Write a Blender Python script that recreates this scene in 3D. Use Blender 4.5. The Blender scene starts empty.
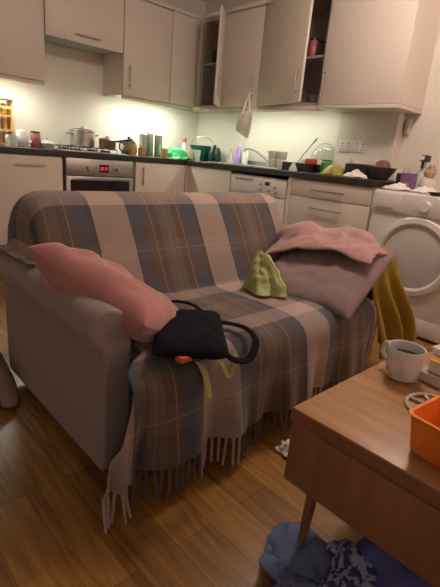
import bpy, bmesh, math, random
import numpy as np
from mathutils import Vector, Matrix, noise

S = bpy.context.scene
C = S.collection
PI = math.pi
random.seed(4)

# ------------------------------------------------------------------ camera
cam = bpy.data.objects.new('camera', bpy.data.cameras.new('camera'))
C.objects.link(cam)
def aim_camera():
    yaw, pitch, roll = math.radians(135.826), math.radians(-17.465), math.radians(5.091)
    fw = Vector((math.cos(pitch)*math.cos(yaw), math.cos(pitch)*math.sin(yaw), math.sin(pitch)))
    r = fw.cross(Vector((0, 0, 1))).normalized(); u = r.cross(fw)
    r2 = math.cos(roll)*r + math.sin(roll)*u
    u2 = -math.sin(roll)*r + math.cos(roll)*u
    m = Matrix((r2, u2, -fw)).transposed().to_4x4()
    m.translation = Vector((3.98, -3.30, 0.982))
    cam.matrix_world = m
aim_camera()
cam.data.sensor_fit = 'VERTICAL'
cam.data.sensor_height = 36.0
cam.data.lens = 438.6 * 36.0 / 587.0
cam.data.clip_start = 0.05
S.camera = cam

# ------------------------------------------------------------------ world, lights, exposure
S.view_settings.view_transform = 'Standard'
S.view_settings.look = 'None'
S.view_settings.gamma = 1.0
S.view_settings.use_curve_mapping = False
S.view_settings.exposure = 0.0
w = bpy.data.worlds.new('night'); S.world = w
w.use_nodes = True
w.node_tree.nodes['Background'].inputs[0].default_value = (1.0, 0.80, 0.74, 1)
w.node_tree.nodes['Background'].inputs[1].default_value = 0.03

def point_light(name, loc, power, col, size):
    l = bpy.data.lights.new(name, 'POINT'); l.energy = power; l.color = col; l.shadow_soft_size = size
    o = bpy.data.objects.new(name, l); C.objects.link(o); o.location = loc
    return o
point_light('living_room_lamp', (4.75, -0.75, 1.60), 13.0, (1.0, 0.61, 0.47), 0.16)
point_light('cool_fill', (4.95, -3.9, 1.25), 4.5, (0.85, 0.80, 1.0), 0.25)  # weak cool fill added behind the camera, no real source there
point_light('ceiling_bulb', (2.95, -1.25, 2.30), 44.0, (1.0, 0.79, 0.69), 0.12)
UNDER_COL = (0.97, 1.0, 0.82)

# ------------------------------------------------------------------ materials
def nt_of(m):
    m.use_nodes = True
    return m.node_tree, m.node_tree.nodes['Principled BSDF']
def mat(name, col, rough=0.5, metal=0.0, var=0.06, scale=12.0, bump=0.0, bscale=200.0, spec=0.5, **kw):
    m = bpy.data.materials.new(name)
    t, b = nt_of(m)
    b.inputs['Roughness'].default_value = rough
    b.inputs['Metallic'].default_value = metal
    b.inputs['Specular IOR Level'].default_value = spec
    if 'transmission' in kw: b.inputs['Transmission Weight'].default_value = kw['transmission']
    if 'sheen' in kw: b.inputs['Sheen Weight'].default_value = kw['sheen']
    tc = t.nodes.new('ShaderNodeTexCoord')
    n = t.nodes.new('ShaderNodeTexNoise'); n.inputs['Scale'].default_value = scale; n.inputs['Detail'].default_value = 4
    t.links.new(tc.outputs['Object'], n.inputs['Vector'])
    mx = t.nodes.new('ShaderNodeMix'); mx.data_type = 'RGBA'
    mx.inputs[6].default_value = tuple(max(0, c*(1-var)) for c in col) + (1,)
    mx.inputs[7].default_value = tuple(min(1, c*(1+var)) for c in col) + (1,)
    t.links.new(n.outputs['Fac'], mx.inputs[0])
    t.links.new(mx.outputs[2], b.inputs['Base Color'])
    if bump > 0:
        n2 = t.nodes.new('ShaderNodeTexNoise'); n2.inputs['Scale'].default_value = bscale; n2.inputs['Detail'].default_value = 3
        t.links.new(tc.outputs['Object'], n2.inputs['Vector'])
        bp = t.nodes.new('ShaderNodeBump'); bp.inputs['Strength'].default_value = bump; bp.inputs['Distance'].default_value = 0.004
        t.links.new(n2.outputs['Fac'], bp.inputs['Height']); t.links.new(bp.outputs['Normal'], b.inputs['Normal'])
    return m
def emit(name, col, strength):
    m = bpy.data.materials.new(name); m.use_nodes = True
    t = m.node_tree; t.nodes.clear()
    e = t.nodes.new('ShaderNodeEmission'); e.inputs[0].default_value = (*col, 1); e.inputs[1].default_value = strength
    o = t.nodes.new('ShaderNodeOutputMaterial'); t.links.new(e.outputs[0], o.inputs[0])
    return m

def wood_mat(name, c1, c2, rough=0.35, along='X', scale=1.0):
    m = bpy.data.materials.new(name); t, b = nt_of(m)
    tc = t.nodes.new('ShaderNodeTexCoord'); mp = t.nodes.new('ShaderNodeMapping')
    s = {'X': (1.2, 14, 14), 'Y': (14, 1.2, 14), 'Z': (14, 14, 1.2)}[along]
    mp.inputs['Scale'].default_value = tuple(v*scale for v in s)
    t.links.new(tc.outputs['Object'], mp.inputs['Vector'])
    n = t.nodes.new('ShaderNodeTexNoise'); n.inputs['Scale'].default_value = 2.2; n.inputs['Detail'].default_value = 6; n.inputs['Distortion'].default_value = 0.6
    t.links.new(mp.outputs[0], n.inputs['Vector'])
    r = t.nodes.new('ShaderNodeValToRGB')
    r.color_ramp.elements[0].position = 0.3; r.color_ramp.elements[0].color = (*c1, 1)
    r.color_ramp.elements[1].position = 0.7; r.color_ramp.elements[1].color = (*c2, 1)
    t.links.new(n.outputs['Fac'], r.inputs[0]); t.links.new(r.outputs[0], b.inputs['Base Color'])
    b.inputs['Roughness'].default_value = rough
    return m

def floor_mat():
    m = bpy.data.materials.new('oak_boards'); t, b = nt_of(m)
    tc = t.nodes.new('ShaderNodeTexCoord')
    br = t.nodes.new('ShaderNodeTexBrick')
    br.offset = 0.37; br.squash = 1.0
    br.inputs['Color1'].default_value = (0.36, 0.36, 0.36, 1); br.inputs['Color2'].default_value = (0.80, 0.80, 0.80, 1)
    br.inputs['Mortar'].default_value = (0.04, 0.04, 0.04, 1)
    br.inputs['Scale'].default_value = 1.0; br.inputs['Mortar Size'].default_value = 0.0011
    br.inputs['Bias'].default_value = 0.0
    br.inputs['Brick Width'].default_value = 1.1; br.inputs['Row Height'].default_value = 0.118
    t.links.new(tc.outputs['Object'], br.inputs['Vector'])
    mp = t.nodes.new('ShaderNodeMapping'); mp.inputs['Scale'].default_value = (1.3, 16, 1)
    t.links.new(tc.outputs['Object'], mp.inputs['Vector'])
    n = t.nodes.new('ShaderNodeTexNoise'); n.inputs['Scale'].default_value = 2.0; n.inputs['Detail'].default_value = 6; n.inputs['Distortion'].default_value = 1.2
    t.links.new(mp.outputs[0], n.inputs['Vector'])
    r = t.nodes.new('ShaderNodeValToRGB')
    r.color_ramp.elements[0].position = 0.28; r.color_ramp.elements[0].color = (0.25, 0.115, 0.026, 1)
    r.color_ramp.elements[1].position = 0.72; r.color_ramp.elements[1].color = (0.55, 0.285, 0.072, 1)
    t.links.new(n.outputs['Fac'], r.inputs[0])
    mx = t.nodes.new('ShaderNodeMix'); mx.data_type = 'RGBA'; mx.blend_type = 'MULTIPLY'; mx.inputs[0].default_value = 0.75
    t.links.new(r.outputs[0], mx.inputs[6]); t.links.new(br.outputs['Color'], mx.inputs[7])
    t.links.new(mx.outputs[2], b.inputs['Base Color'])
    b.inputs['Roughness'].default_value = 0.27
    bp = t.nodes.new('ShaderNodeBump'); bp.inputs['Strength'].default_value = 0.25; bp.inputs['Distance'].default_value = 0.002
    t.links.new(n.outputs['Fac'], bp.inputs['Height']); t.links.new(bp.outputs['Normal'], b.inputs['Normal'])
    return m

def plaid_mat():
    m = bpy.data.materials.new('tartan_wool'); t, b = nt_of(m)
    uv = t.nodes.new('ShaderNodeUVMap'); sp = t.nodes.new('ShaderNodeSeparateXYZ')
    t.links.new(uv.outputs[0], sp.inputs[0])
    CR = (0.47, 0.365, 0.315); GB = (0.080, 0.092, 0.118); BR = (0.130, 0.090, 0.070); LN = (0.34, 0.27, 0.225); DK = (0.070, 0.066, 0.07)
    TP = (0.180, 0.140, 0.115); YL = (0.29, 0.225, 0.15)
    # stops along one repeat: cream is centred on 0
    stops = [(0.0, CR), (0.150, GB), (0.285, BR), (0.345, LN), (0.355, BR), (0.42, TP), (0.495, YL), (0.507, TP), (0.58, BR),
             (0.645, LN), (0.655, BR), (0.70, GB), (0.81, DK), (0.850, CR)]
    weft = [(0.0, CR), (0.11, GB), (0.24, BR), (0.42, TP), (0.495, LN), (0.505, TP), (0.58, BR), (0.78, GB), (0.89, CR)]
    outs = []
    for ax, ph, stops in ((0, 2.445, stops), (1, 0.0, weft)):
        a = t.nodes.new('ShaderNodeMath'); a.operation = 'ADD'; a.inputs[1].default_value = ph
        t.links.new(sp.outputs[ax], a.inputs[0])
        d = t.nodes.new('ShaderNodeMath'); d.operation = 'DIVIDE'; d.inputs[1].default_value = 0.505
        t.links.new(a.outputs[0], d.inputs[0])
        f = t.nodes.new('ShaderNodeMath'); f.operation = 'FRACT'
        t.links.new(d.outputs[0], f.inputs[0])
        r = t.nodes.new('ShaderNodeValToRGB'); r.color_ramp.interpolation = 'CONSTANT'
        e = r.color_ramp.elements
        e[0].position = 0; e[0].color = (*stops[0][1], 1)
        e[1].position = stops[1][0]; e[1].color = (*stops[1][1], 1)
        for p, c in stops[2:]:
            q = e.new(p); q.color = (*c, 1)
        t.links.new(f.outputs[0], r.inputs[0]); outs.append(r)
    mx = t.nodes.new('ShaderNodeMix'); mx.data_type = 'RGBA'; mx.inputs[0].default_value = 0.40
    t.links.new(outs[0].outputs[0], mx.inputs[6]); t.links.new(outs[1].outputs[0], mx.inputs[7])
    tc = t.nodes.new('ShaderNodeTexCoord')
    n = t.nodes.new('ShaderNodeTexNoise'); n.inputs['Scale'].default_value = 260; n.inputs['Detail'].default_value = 2
    t.links.new(tc.outputs['Object'], n.inputs['Vector'])
    mr = t.nodes.new('ShaderNodeMapRange'); mr.inputs[3].default_value = 0.75; mr.inputs[4].default_value = 1.2
    t.links.new(n.outputs['Fac'], mr.inputs[0])
    m2 = t.nodes.new('ShaderNodeMix'); m2.data_type = 'RGBA'; m2.blend_type = 'MULTIPLY'; m2.inputs[0].default_value = 1
    t.links.new(mx.outputs[2], m2.inputs[6]); t.links.new(mr.outputs[0], m2.inputs[7])
    t.links.new(m2.outputs[2], b.inputs['Base Color'])
    b.inputs['Roughness'].default_value = 0.95; b.inputs['Sheen Weight'].default_value = 0.25
    b.inputs['Specular IOR Level'].default_value = 0.1
    bp = t.nodes.new('ShaderNodeBump'); bp.inputs['Strength'].default_value = 0.4; bp.inputs['Distance'].default_value = 0.002
    t.links.new(n.outputs['Fac'], bp.inputs['Height']); t.links.new(bp.outputs['Normal'], b.inputs['Normal'])
    return m

def pattern_cloth(name, c1, c2, scale=38, lo=0.47, hi=0.53):
    m = bpy.data.materials.new(name); t, b = nt_of(m)
    uv = t.nodes.new('ShaderNodeUVMap')
    n = t.nodes.new('ShaderNodeTexNoise'); n.inputs['Scale'].default_value = scale; n.inputs['Detail'].default_value = 3
    t.links.new(uv.outputs[0], n.inputs['Vector'])
    r = t.nodes.new('ShaderNodeValToRGB')
    r.color_ramp.elements[0].position = lo; r.color_ramp.elements[0].color = (*c1, 1)
    r.color_ramp.elements[1].position = hi; r.color_ramp.elements[1].color = (*c2, 1)
    t.links.new(n.outputs['Fac'], r.inputs[0]); t.links.new(r.outputs[0], b.inputs['Base Color'])
    b.inputs['Roughness'].default_value = 0.9
    return m

WALL = mat('wall_paint', (0.74, 0.70, 0.62), 0.85, var=0.02, scale=3)
CEIL = mat('ceiling_paint', (0.78, 0.74, 0.68), 0.9, var=0.02)
CAB = mat('cream_cabinet', (0.70, 0.63, 0.55), 0.42, var=0.015, scale=2, spec=0.35)
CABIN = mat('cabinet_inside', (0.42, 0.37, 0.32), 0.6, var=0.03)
WORK = mat('dark_worktop', (0.028, 0.026, 0.026), 0.35, var=0.25, scale=90)
STEEL = mat('brushed_steel', (0.46, 0.44, 0.41), 0.40, 1.0, var=0.05, scale=30)
CHROME = mat('chrome', (0.65, 0.63, 0.60), 0.16, 1.0, var=0.02)
BLACK = mat('black_plastic', (0.014, 0.014, 0.015), 0.45, var=0.1)
BLACKGLASS = mat('black_glass', (0.012, 0.010, 0.010), 0.08, var=0.05)
WHITE = mat('white_appliance', (0.76, 0.73, 0.70), 0.35, var=0.01)
WHITEP = mat('white_porcelain', (0.78, 0.77, 0.74), 0.22, var=0.02)
GREYP = mat('grey_plastic', (0.36, 0.35, 0.34), 0.4, var=0.03)
SOFA = mat('taupe_upholstery', (0.345, 0.280, 0.262), 0.9, var=0.06, scale=20, bump=0.35, bscale=420, spec=0.15, sheen=0.2)
DARKWOOD = mat('dark_wood_foot', (0.06, 0.035, 0.022), 0.4)
PLAID = plaid_mat()
TASSEL = mat('tassel_wool_light', (0.42, 0.33, 0.29), 0.95, var=0.12)
TASSELD = mat('tassel_wool_dark', (0.13, 0.10, 0.09), 0.95, var=0.12)
PINK = mat('pink_velvet', (0.50, 0.225, 0.205), 0.8, var=0.10, scale=9, bump=0.3, bscale=90, sheen=0.5, spec=0.15)
JUMPER = mat('pink_knit', (0.47, 0.285, 0.275), 0.95, var=0.07, scale=14, bump=0.6, bscale=260, spec=0.1, sheen=0.3)
MAUVE = mat('mauve_cotton', (0.275, 0.205, 0.205), 0.85, var=0.05, bump=0.2, bscale=350, spec=0.2)
MUSTARD = mat('mustard_cloth', (0.33, 0.225, 0.040), 0.92, var=0.10, bump=0.4, bscale=320, spec=0.1)
GREENC = mat('pale_green_cloth', (0.44, 0.50, 0.22), 0.9, var=0.08, bump=0.3, bscale=300, spec=0.1)
BAGM = mat('navy_black_canvas', (0.010, 0.011, 0.017), 0.9, var=0.2, bump=0.3, bscale=400, spec=0.12)
LIME = mat('pale_lime_webbing', (0.42, 0.48, 0.17), 0.8)
ORANGEP = mat('orange_red_plastic', (0.80, 0.15, 0.045), 0.5)
BOXO = mat('orange_box_plastic', (0.95, 0.265, 0.030), 0.42, var=0.03)
TWOOD = wood_mat('table_oak_top', (0.36, 0.180, 0.068), (0.54, 0.30, 0.130), 0.33, 'X')
TWOODF = wood_mat('table_oak_front', (0.25, 0.110, 0.055), (0.36, 0.170, 0.085), 0.38, 'Z', 0.8)
TWOODE = wood_mat('table_oak_edge', (0.20, 0.085, 0.04), (0.30, 0.135, 0.065), 0.38, 'X')
PINE = wood_mat('pine_rack', (0.55, 0.28, 0.09), (0.72, 0.42, 0.16), 0.45, 'Z')
JEANS = mat('blue_grey_denim', (0.15, 0.19, 0.33), 0.95, var=0.15, scale=25, bump=0.4, bscale=500, spec=0.1)
NAVYC = mat('dull_blue_cloth', (0.115, 0.13, 0.34), 0.95, var=0.12, bump=0.3, bscale=400, spec=0.1)
PRINTC = pattern_cloth('blue_white_print', (0.04, 0.055, 0.17), (0.36, 0.40, 0.54), 24)
BEIGEC = mat('pinkish_beige_cloth', (0.36, 0.25, 0.21), 0.9, var=0.08, bump=0.3, bscale=200, spec=0.1)
TOTE = mat('cream_calico', (0.86, 0.83, 0.70), 0.9, var=0.05, bump=0.2, bscale=350, spec=0.1)
PAPER = mat('white_paper', (0.76, 0.73, 0.69), 0.8, var=0.04)
GLASS = mat('clear_glass', (0.92, 0.95, 0.93), 0.05, var=0.01, transmission=0.9)
def simple(name, col, rough=0.45, **k): return mat(name, col, rough, **k)
REDJ = simple('red_pink_jam', (0.40, 0.13, 0.12), 0.3)
GREENB = simple('bright_green_plastic', (0.035, 0.52, 0.16), 0.4, var=0.15, scale=30)
TEAL = simple('dark_teal_enamel', (0.018, 0.16, 0.10), 0.3)
DKGREEN = simple('dark_green_enamel', (0.010, 0.045, 0.028), 0.25)
PURPLEL = simple('purple_liquid', (0.42, 0.27, 0.72), 0.2)
PURPLE = simple('purple_card', (0.20, 0.085, 0.22), 0.5)
TAN = simple('tan_clay', (0.52, 0.32, 0.19), 0.6)
COPPER = simple('brown_enamel_pan', (0.16, 0.09, 0.055), 0.3)
GREENJ = simple('green_tin', (0.12, 0.30, 0.085), 0.4)
YELG = simple('yellow_green_wrapper', (0.38, 0.34, 0.08), 0.45, var=0.25, scale=40)
YEL = simple('yellow_glaze', (0.72, 0.45, 0.03), 0.3)
REDP = simple('red_packet', (0.55, 0.05, 0.04), 0.45)
BROWN = simple('brown_crust', (0.22, 0.11, 0.06), 0.7, var=0.2)
DKGREY = simple('dark_grey_ceramic', (0.075, 0.066, 0.055), 0.4)
COFFEE = simple('coffee_liquid', (0.045, 0.018, 0.008), 0.1)
BOOKO = simple('orange_book_cover', (0.70, 0.33, 0.07), 0.5)
BOOKG = simple('grey_book_cover', (0.47, 0.44, 0.40), 0.5)
LINE = simple('grey_print', (0.26, 0.25, 0.29), 0.5)
BLUEB = simple('blue_box', (0.015, 0.055, 0.10), 0.5)
SPICE = simple('spice_brown', (0.50, 0.30, 0.10), 0.5, var=0.3, scale=60)
LEDRED = emit('red_display', (1.0, 0.04, 0.08), 1.6)
TUBE = emit('lit_tube', UNDER_COL, 75.0)
TUBE2 = emit('dim_lit_tube', UNDER_COL, 36.0)

# ------------------------------------------------------------------ helpers
def obj(name, bm, m, parent=None, smooth=True, mods=None):
    """one mesh object; bm is in world coordinates unless the parent says 'local'"""
    me = bpy.data.meshes.new(name)
    bmesh.ops.recalc_face_normals(bm, faces=bm.faces)
    if parent is not None and not parent.get('_local'):
        r = parent
        off = Vector((0, 0, 0))
        while r is not None:
            off += r.location; r = r.parent
        bmesh.ops.translate(bm, verts=bm.verts, vec=-off)
    bm.to_mesh(me); bm.free()
    if smooth:
        for p in me.polygons: p.use_smooth = True
        try: me.set_sharp_from_angle(angle=math.radians(38))
        except Exception: pass
    for mm in (m if isinstance(m, (list, tuple)) else [m]): me.materials.append(mm)
    o = bpy.data.objects.new(name, me); C.objects.link(o)
    if parent is not None: o.parent = parent
    return o
def thing(name, label, cat, loc=(0, 0, 0), group=None):
    o = bpy.data.objects.new(name, None); C.objects.link(o)
    o.location = loc; o.empty_display_size = 0.05
    o['label'] = label; o['category'] = cat
    if group: o['group'] = group
    return o
def tag(o, label, cat, group=None, kind=None):
    o['label'] = label; o['category'] = cat
    if group: o['group'] = group
    if kind: o['kind'] = kind
    return o
def struct(name, bm, m):
    o = obj(name, bm, m, None, smooth=False); o['kind'] = 'structure'; return o
def copy_tree(o, parent=None):
    c = o.copy(); C.objects.link(c)
    if parent is not None: c.parent = parent
    for ch in [k for k in bpy.data.objects if k.parent == o]: copy_tree(ch, c)
    return c

def box(x0, x1, y0, y1, z0, z1, bev=0.0, seg=2, bm=None):
    t = bmesh.new()
    bmesh.ops.create_cube(t, size=1.0)
    for v in t.verts:
        v.co = Vector(((x0+x1)/2 + v.co.x*(x1-x0), (y0+y1)/2 + v.co.y*(y1-y0), (z0+z1)/2 + v.co.z*(z1-z0)))
    if bev > 0:
        bmesh.ops.bevel(t, geom=list(t.edges), offset=bev, segments=seg, profile=0.5, affect='EDGES')
    return merge(bm, t)
def merge(bm, t):
    if bm is None: return t
    me = bpy.data.meshes.new('tmp'); t.to_mesh(me); t.free()
    bm.from_mesh(me); bpy.data.meshes.remove(me)
    return bm
def lathe(cx, cy, prof, n=28, bm=None, sx=1.0, sy=1.0):
    t = bmesh.new(); rings = []
    for r, z in prof:
        if r < 1e-5: rings.append([t.verts.new((cx, cy, z))])
        else: rings.append([t.verts.new((cx + sx*r*math.cos(2*PI*k/n), cy + sy*r*math.sin(2*PI*k/n), z)) for k in range(n)])
    for a, b in zip(rings, rings[1:]):
        for k in range(n):
            k2 = (k+1) % n
            if len(a) == 1 and len(b) == 1: continue
            if len(a) == 1: t.faces.new((a[0], b[k], b[k2]))
            elif len(b) == 1: t.faces.new((a[k], a[k2], b[0]))
            else: t.faces.new((a[k], a[k2], b[k2], b[k]))
    return merge(bm, t)
def tube(pts, r, n=10, bm=None, cap=True, flat=1.0):
    t = bmesh.new(); pts = [Vector(p) for p in pts]; rings = []
    up = Vector((0, 0, 1)); prev = None
    for i, p in enumerate(pts):
        d = (pts[min(i+1, len(pts)-1)] - pts[max(i-1, 0)]).normalized()
        if prev is None:
            a = d.cross(up if abs(d.z) < 0.95 else Vector((1, 0, 0))).normalized()
        else:
            a = (prev - d*prev.dot(d)).normalized()
        prev = a; b = d.cross(a)
        rr = r[i] if isinstance(r, (list, tuple)) else r
        rings.append([t.verts.new(p + rr*(math.cos(2*PI*k/n)*a + flat*math.sin(2*PI*k/n)*b)) for k in range(n)])
    for a, b in zip(rings, rings[1:]):
        for k in range(n): t.faces.new((a[k], a[(k+1) % n], b[(k+1) % n], b[k]))
    if cap:
        t.faces.new(rings[0][::-1]); t.faces.new(rings[-1])
    return merge(bm, t)
def spline(pts, n=40):
    """Catmull-Rom through the points, resampled"""
    P = [np.array(p, float) for p in pts]
    P = [2*P[0]-P[1]] + P + [2*P[-1]-P[-2]]
    out = []
    for i in range(1, len(P)-2):
        for s in np.linspace(0, 1, 14, endpoint=False):
            a, b, c, d = P[i-1], P[i], P[i+1], P[i+2]
            out.append(0.5*((2*b) + (-a+c)*s + (2*a-5*b+4*c-d)*s*s + (-a+3*b-3*c+d)*s**3))
    out.append(P[-2]); out = np.array(out)
    L = np.concatenate([[0], np.cumsum(np.linalg.norm(np.diff(out, axis=0), axis=1))])
    q = np.linspace(0, L[-1], n)
    return np.stack([np.interp(q, L, out[:, k]) for k in range(out.shape[1])], 1), q
def grid_bm(P, uv=None, thick=0.0):
    """sheet from an array [nu, nv, 3]"""
    bm = bmesh.new(); nu, nv = P.shape[:2]
    V = [[bm.verts.new(tuple(P[i, j])) for j in range(nv)] for i in range(nu)]
    lay = bm.loops.layers.uv.new('UVMap')
    for i in range(nu-1):
        for j in range(nv-1):
            f = bm.faces.new((V[i][j], V[i+1][j], V[i+1][j+1], V[i][j+1]))
            ids = ((i, j), (i+1, j), (i+1, j+1), (i, j+1))
            for l, (a, b) in zip(f.loops, ids):
                l[lay].uv = uv[a, b] if uv is not None else (a/(nu-1), b/(nv-1))
    return bm
def fractal(x, y, z, sc, amp):
    return amp*noise.noise(Vector((x*sc, y*sc, z*sc)))
def pillow(w, h, t, n=26, pinch=0.06, wr=0.006, seed=0, corner=0.35):
    """stuffed cushion lying in its own xy plane, seam round the edge"""
    bm = bmesh.new(); top = {}; bot = {}
    for i in range(n+1):
        for j in range(n+1):
            u = -1 + 2*i/n; v = -1 + 2*j/n
            sx = 1 - pinch*(1-v*v)*1.0; sy = 1 - pinch*(1-u*u)*1.0
            x = u*w/2*sx; y = v*h/2*sy
            th = t/2*((1-u**4)*(1-v**4))**0.55
            wn = wr*(noise.noise(Vector((u*2.3+seed, v*2.3, 1.7))) + 0.6*noise.noise(Vector((u*5+seed, v*5, 4.2))))
            edge = min(1, 6*(1-abs(u)), 6*(1-abs(v)))
            if i in (0, n) or j in (0, n):
                a = bm.verts.new((x, y, 0)); top[i, j] = a; bot[i, j] = a
            else:
                top[i, j] = bm.verts.new((x, y, th + wn*edge)); bot[i, j] = bm.verts.new((x, y, -th + wn*edge))
    for i in range(n):
        for j in range(n):
            bm.faces.new((top[i, j], top[i+1, j], top[i+1, j+1], top[i, j+1]))
            q = (bot[i, j+1], bot[i+1, j+1], bot[i+1, j], bot[i, j])
            bm.faces.new(q)
    return bm
def add_mod(o, kind, **k):
    m = o.modifiers.new(kind.lower(), kind)
    for a, v in k.items(): setattr(m, a, v)
    return m
def thicken(o, t, levels=1):
    add_mod(o, 'SOLIDIFY', thickness=t, offset=0.0)
    if levels: add_mod(o, 'SUBSURF', levels=levels, render_levels=levels)

# ---- small cloth relaxer: sheets settle over signed-distance colliders
def sd_box(c, h, r=0.02, R=None):
    c = np.array(c); h = np.array(h)
    def f(P):
        q = P - c
        if R is not None: q = q @ R
        q = np.abs(q) - (h - r)
        return np.linalg.norm(np.maximum(q, 0), axis=-1) + np.minimum(q.max(-1), 0) - r
    return f
def sd_plane(z=0.0):
    return lambda P: P[..., 2] - z
def sd_ell(c, h, R=None):
    c = np.array(c); h = np.array(h)
    def f(P):
        q = P - c
        if R is not None: q = q @ R
        k = np.linalg.norm(q/h, axis=-1)
        return (k - 1)*h.min()
    return f
def settle(P, du, dv, cols, steps=160, thick=0.006, pins=None, g=0.0022, fr=0.6, damp=0.94, bend=0.25, iters=8):
    P = P.copy(); Q = P.copy(); P0 = P.copy()
    def con(sl_a, sl_b, L, k):
        a = P[sl_a]; b = P[sl_b]; d = b - a
        l = np.linalg.norm(d, axis=-1, keepdims=True) + 1e-9
        c = 0.5*k*(l - L)/l*d
        P[sl_a] = a + c; P[sl_b] = b - c
    s = np.s_
    dg = math.hypot(du, dv)
    nu, nv = P.shape[:2]
    for it in range(steps):
        V = (P - Q)*damp; V[..., 2] -= g
        Q = P.copy(); P += V
        for k in range(iters):
            for o in (0, 1):
                m = (nu - o)//2*2
                con(s[o:o+m:2], s[o+1:o+m:2], du, 1.0)
                m = (nv - o)//2*2
                con(s[:, o:o+m:2], s[:, o+1:o+m:2], dv, 1.0)
            for (i0, j0) in ((0, 0), (1, 1), (0, 1), (1, 0)):
                mi = (nu - i0)//2*2; mj = (nv - j0)//2*2
                con(s[i0:i0+mi:2, j0:j0+mj:2], s[i0+1:i0+mi:2, j0+1:j0+mj:2], dg, 0.5)
                con(s[i0+1:i0+mi:2, j0:j0+mj:2], s[i0:i0+mi:2, j0+1:j0+mj:2], dg, 0.5)
            if bend:
                for o in range(4):
                    m = (nu - o)//4*4
                    if m >= 4: con(s[o:o+m:4], s[o+2:o+m:4], 2*du, bend)
                    m = (nv - o)//4*4
                    if m >= 4: con(s[:, o:o+m:4], s[:, o+2:o+m:4], 2*dv, bend)
            if pins is not None: P[pins] = P0[pins]
            if k % 3 == 2 or k == iters-1:
                for f in cols:
                    d = f(P) - thick
                    hit = d < 0
                    if hit.any():
                        X = P[hit]; e = 1e-4
                        n = np.stack([f(X + np.array(a)*e) - f(X - np.array(a)*e) for a in ((1, 0, 0), (0, 1, 0), (0, 0, 1))], -1)
                        n /= np.linalg.norm(n, axis=-1, keepdims=True) + 1e-9
                        X = X - d[hit][:, None]*n
                        P[hit] = X
                        if k == iters-1:
                            Q[hit] = Q[hit]*(1-fr) + X*fr
    return P
def wrinkle(P, amp, sc, seed=0.0):
    du = np.gradient(P, axis=0); dv = np.gradient(P, axis=1)
    N = np.cross(du, dv); N /= np.linalg.norm(N, axis=-1, keepdims=True) + 1e-9
    N *= np.where(N[..., 2:3] < 0, -1, 1)
    Q = P.copy()
    for i in range(P.shape[0]):
        for j in range(P.shape[1]):
            p = Vector(P[i, j])*sc + Vector((seed, seed*.7, 0))
            a = 1 - abs(noise.noise(p))*2.2; b = 1 - abs(noise.noise(p*2.1 + Vector((5, 1, 0))))*2.2
            Q[i, j] += amp*(max(a, -.2) + .45*max(b, -.2))*N[i, j]
    return Q
def heap(cx, cy, z0, rx, ry, h, lean=(0, 0), lobes=((5, .16, .6), (8, .10, 0)), nu=26, nv=57, wr=.012, sc=19, seed=5.0, power=1.5):
    P = np.zeros((nu, nv, 3))
    for i in range(nu):
        r = .04 + .96*i/(nu-1)
        for j in range(nv):
            a = 2*PI*j/(nv-1)
            k = 1 + r*sum(m_*math.sin(n_*a+p_) for n_, m_, p_ in lobes)
            zz = h*(1-r**power) + .13*h*math.sin(PI*r)*math.sin(3*a+1)
            P[i, j] = (cx + lean[0]*(1-r) + rx*k*(r**1.15)*math.cos(a), cy + lean[1]*(1-r) + ry*k*(r**1.15)*math.sin(a), z0 + max(0, zz))
    W = wrinkle(P, wr, sc, seed); W[:, -1] = W[:, 0]; W[..., 2] = np.maximum(W[..., 2], z0)
    return W
def sheet(cx, cy, z, w, h, nu, nv, rot=0.0, squeeze=1.0, amp=0.0, sc=6.0, seed=0.0, tilt=(0, 0)):
    U, V = np.meshgrid(np.linspace(-w/2, w/2, nu), np.linspace(-h/2, h/2, nv), indexing='ij')
    Z = np.zeros_like(U)
    if amp:
        for i in range(nu):
            for j in range(nv):
                p = Vector((U[i, j]*sc + seed, V[i, j]*sc, seed))
                Z[i, j] = amp*(noise.noise(p) + 0.5*noise.noise(p*2.1))
                U[i, j] += 0.5*amp*noise.noise(p*1.3 + Vector((9, 0, 0)))
                V[i, j] += 0.5*amp*noise.noise(p*1.3 + Vector((0, 9, 0)))
    U = U*squeeze; V = V*squeeze
    c, s = math.cos(rot), math.sin(rot)
    P = np.stack([cx + c*U - s*V, cy + s*U + c*V, z + Z + tilt[0]*U + tilt[1]*V], -1)
    return P, w/(nu-1), h/(nv-1)

# ================================================================== the setting
RX, RY = 5.4, -4.9
struct('floor', box(-0.1, RX+0.1, RY-0.1, 0.1, -0.06, 0.0), floor_mat())
struct('ceiling', box(-0.1, RX+0.1, RY-0.1, 0.1, 2.45, 2.5), CEIL)
struct('wall_left', box(-0.1, 0.0, RY-0.1, 0.1, 0.0, 2.45), WALL)
struct('wall_back', box(0.0, RX+0.1, 0.0, 0.1, 0.0, 2.45), WALL)
struct('wall_right', box(RX, RX+0.1, RY, 0.0, 0.0, 2.45), WALL)
struct('wall_front', box(0.0, RX, RY-0.1, RY, 0.0, 2.45), WALL)
struct('trim_1', box(1.87, 2.36, -0.11, 0.0, 0.911, 1.40, 0.003, 1), WALL)      # boxed pipe behind the sockets
struct('baseboard_back', box(3.2, RX, -0.018, 0.0, 0.0, 0.09, 0.004, 1), WHITE)

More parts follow.
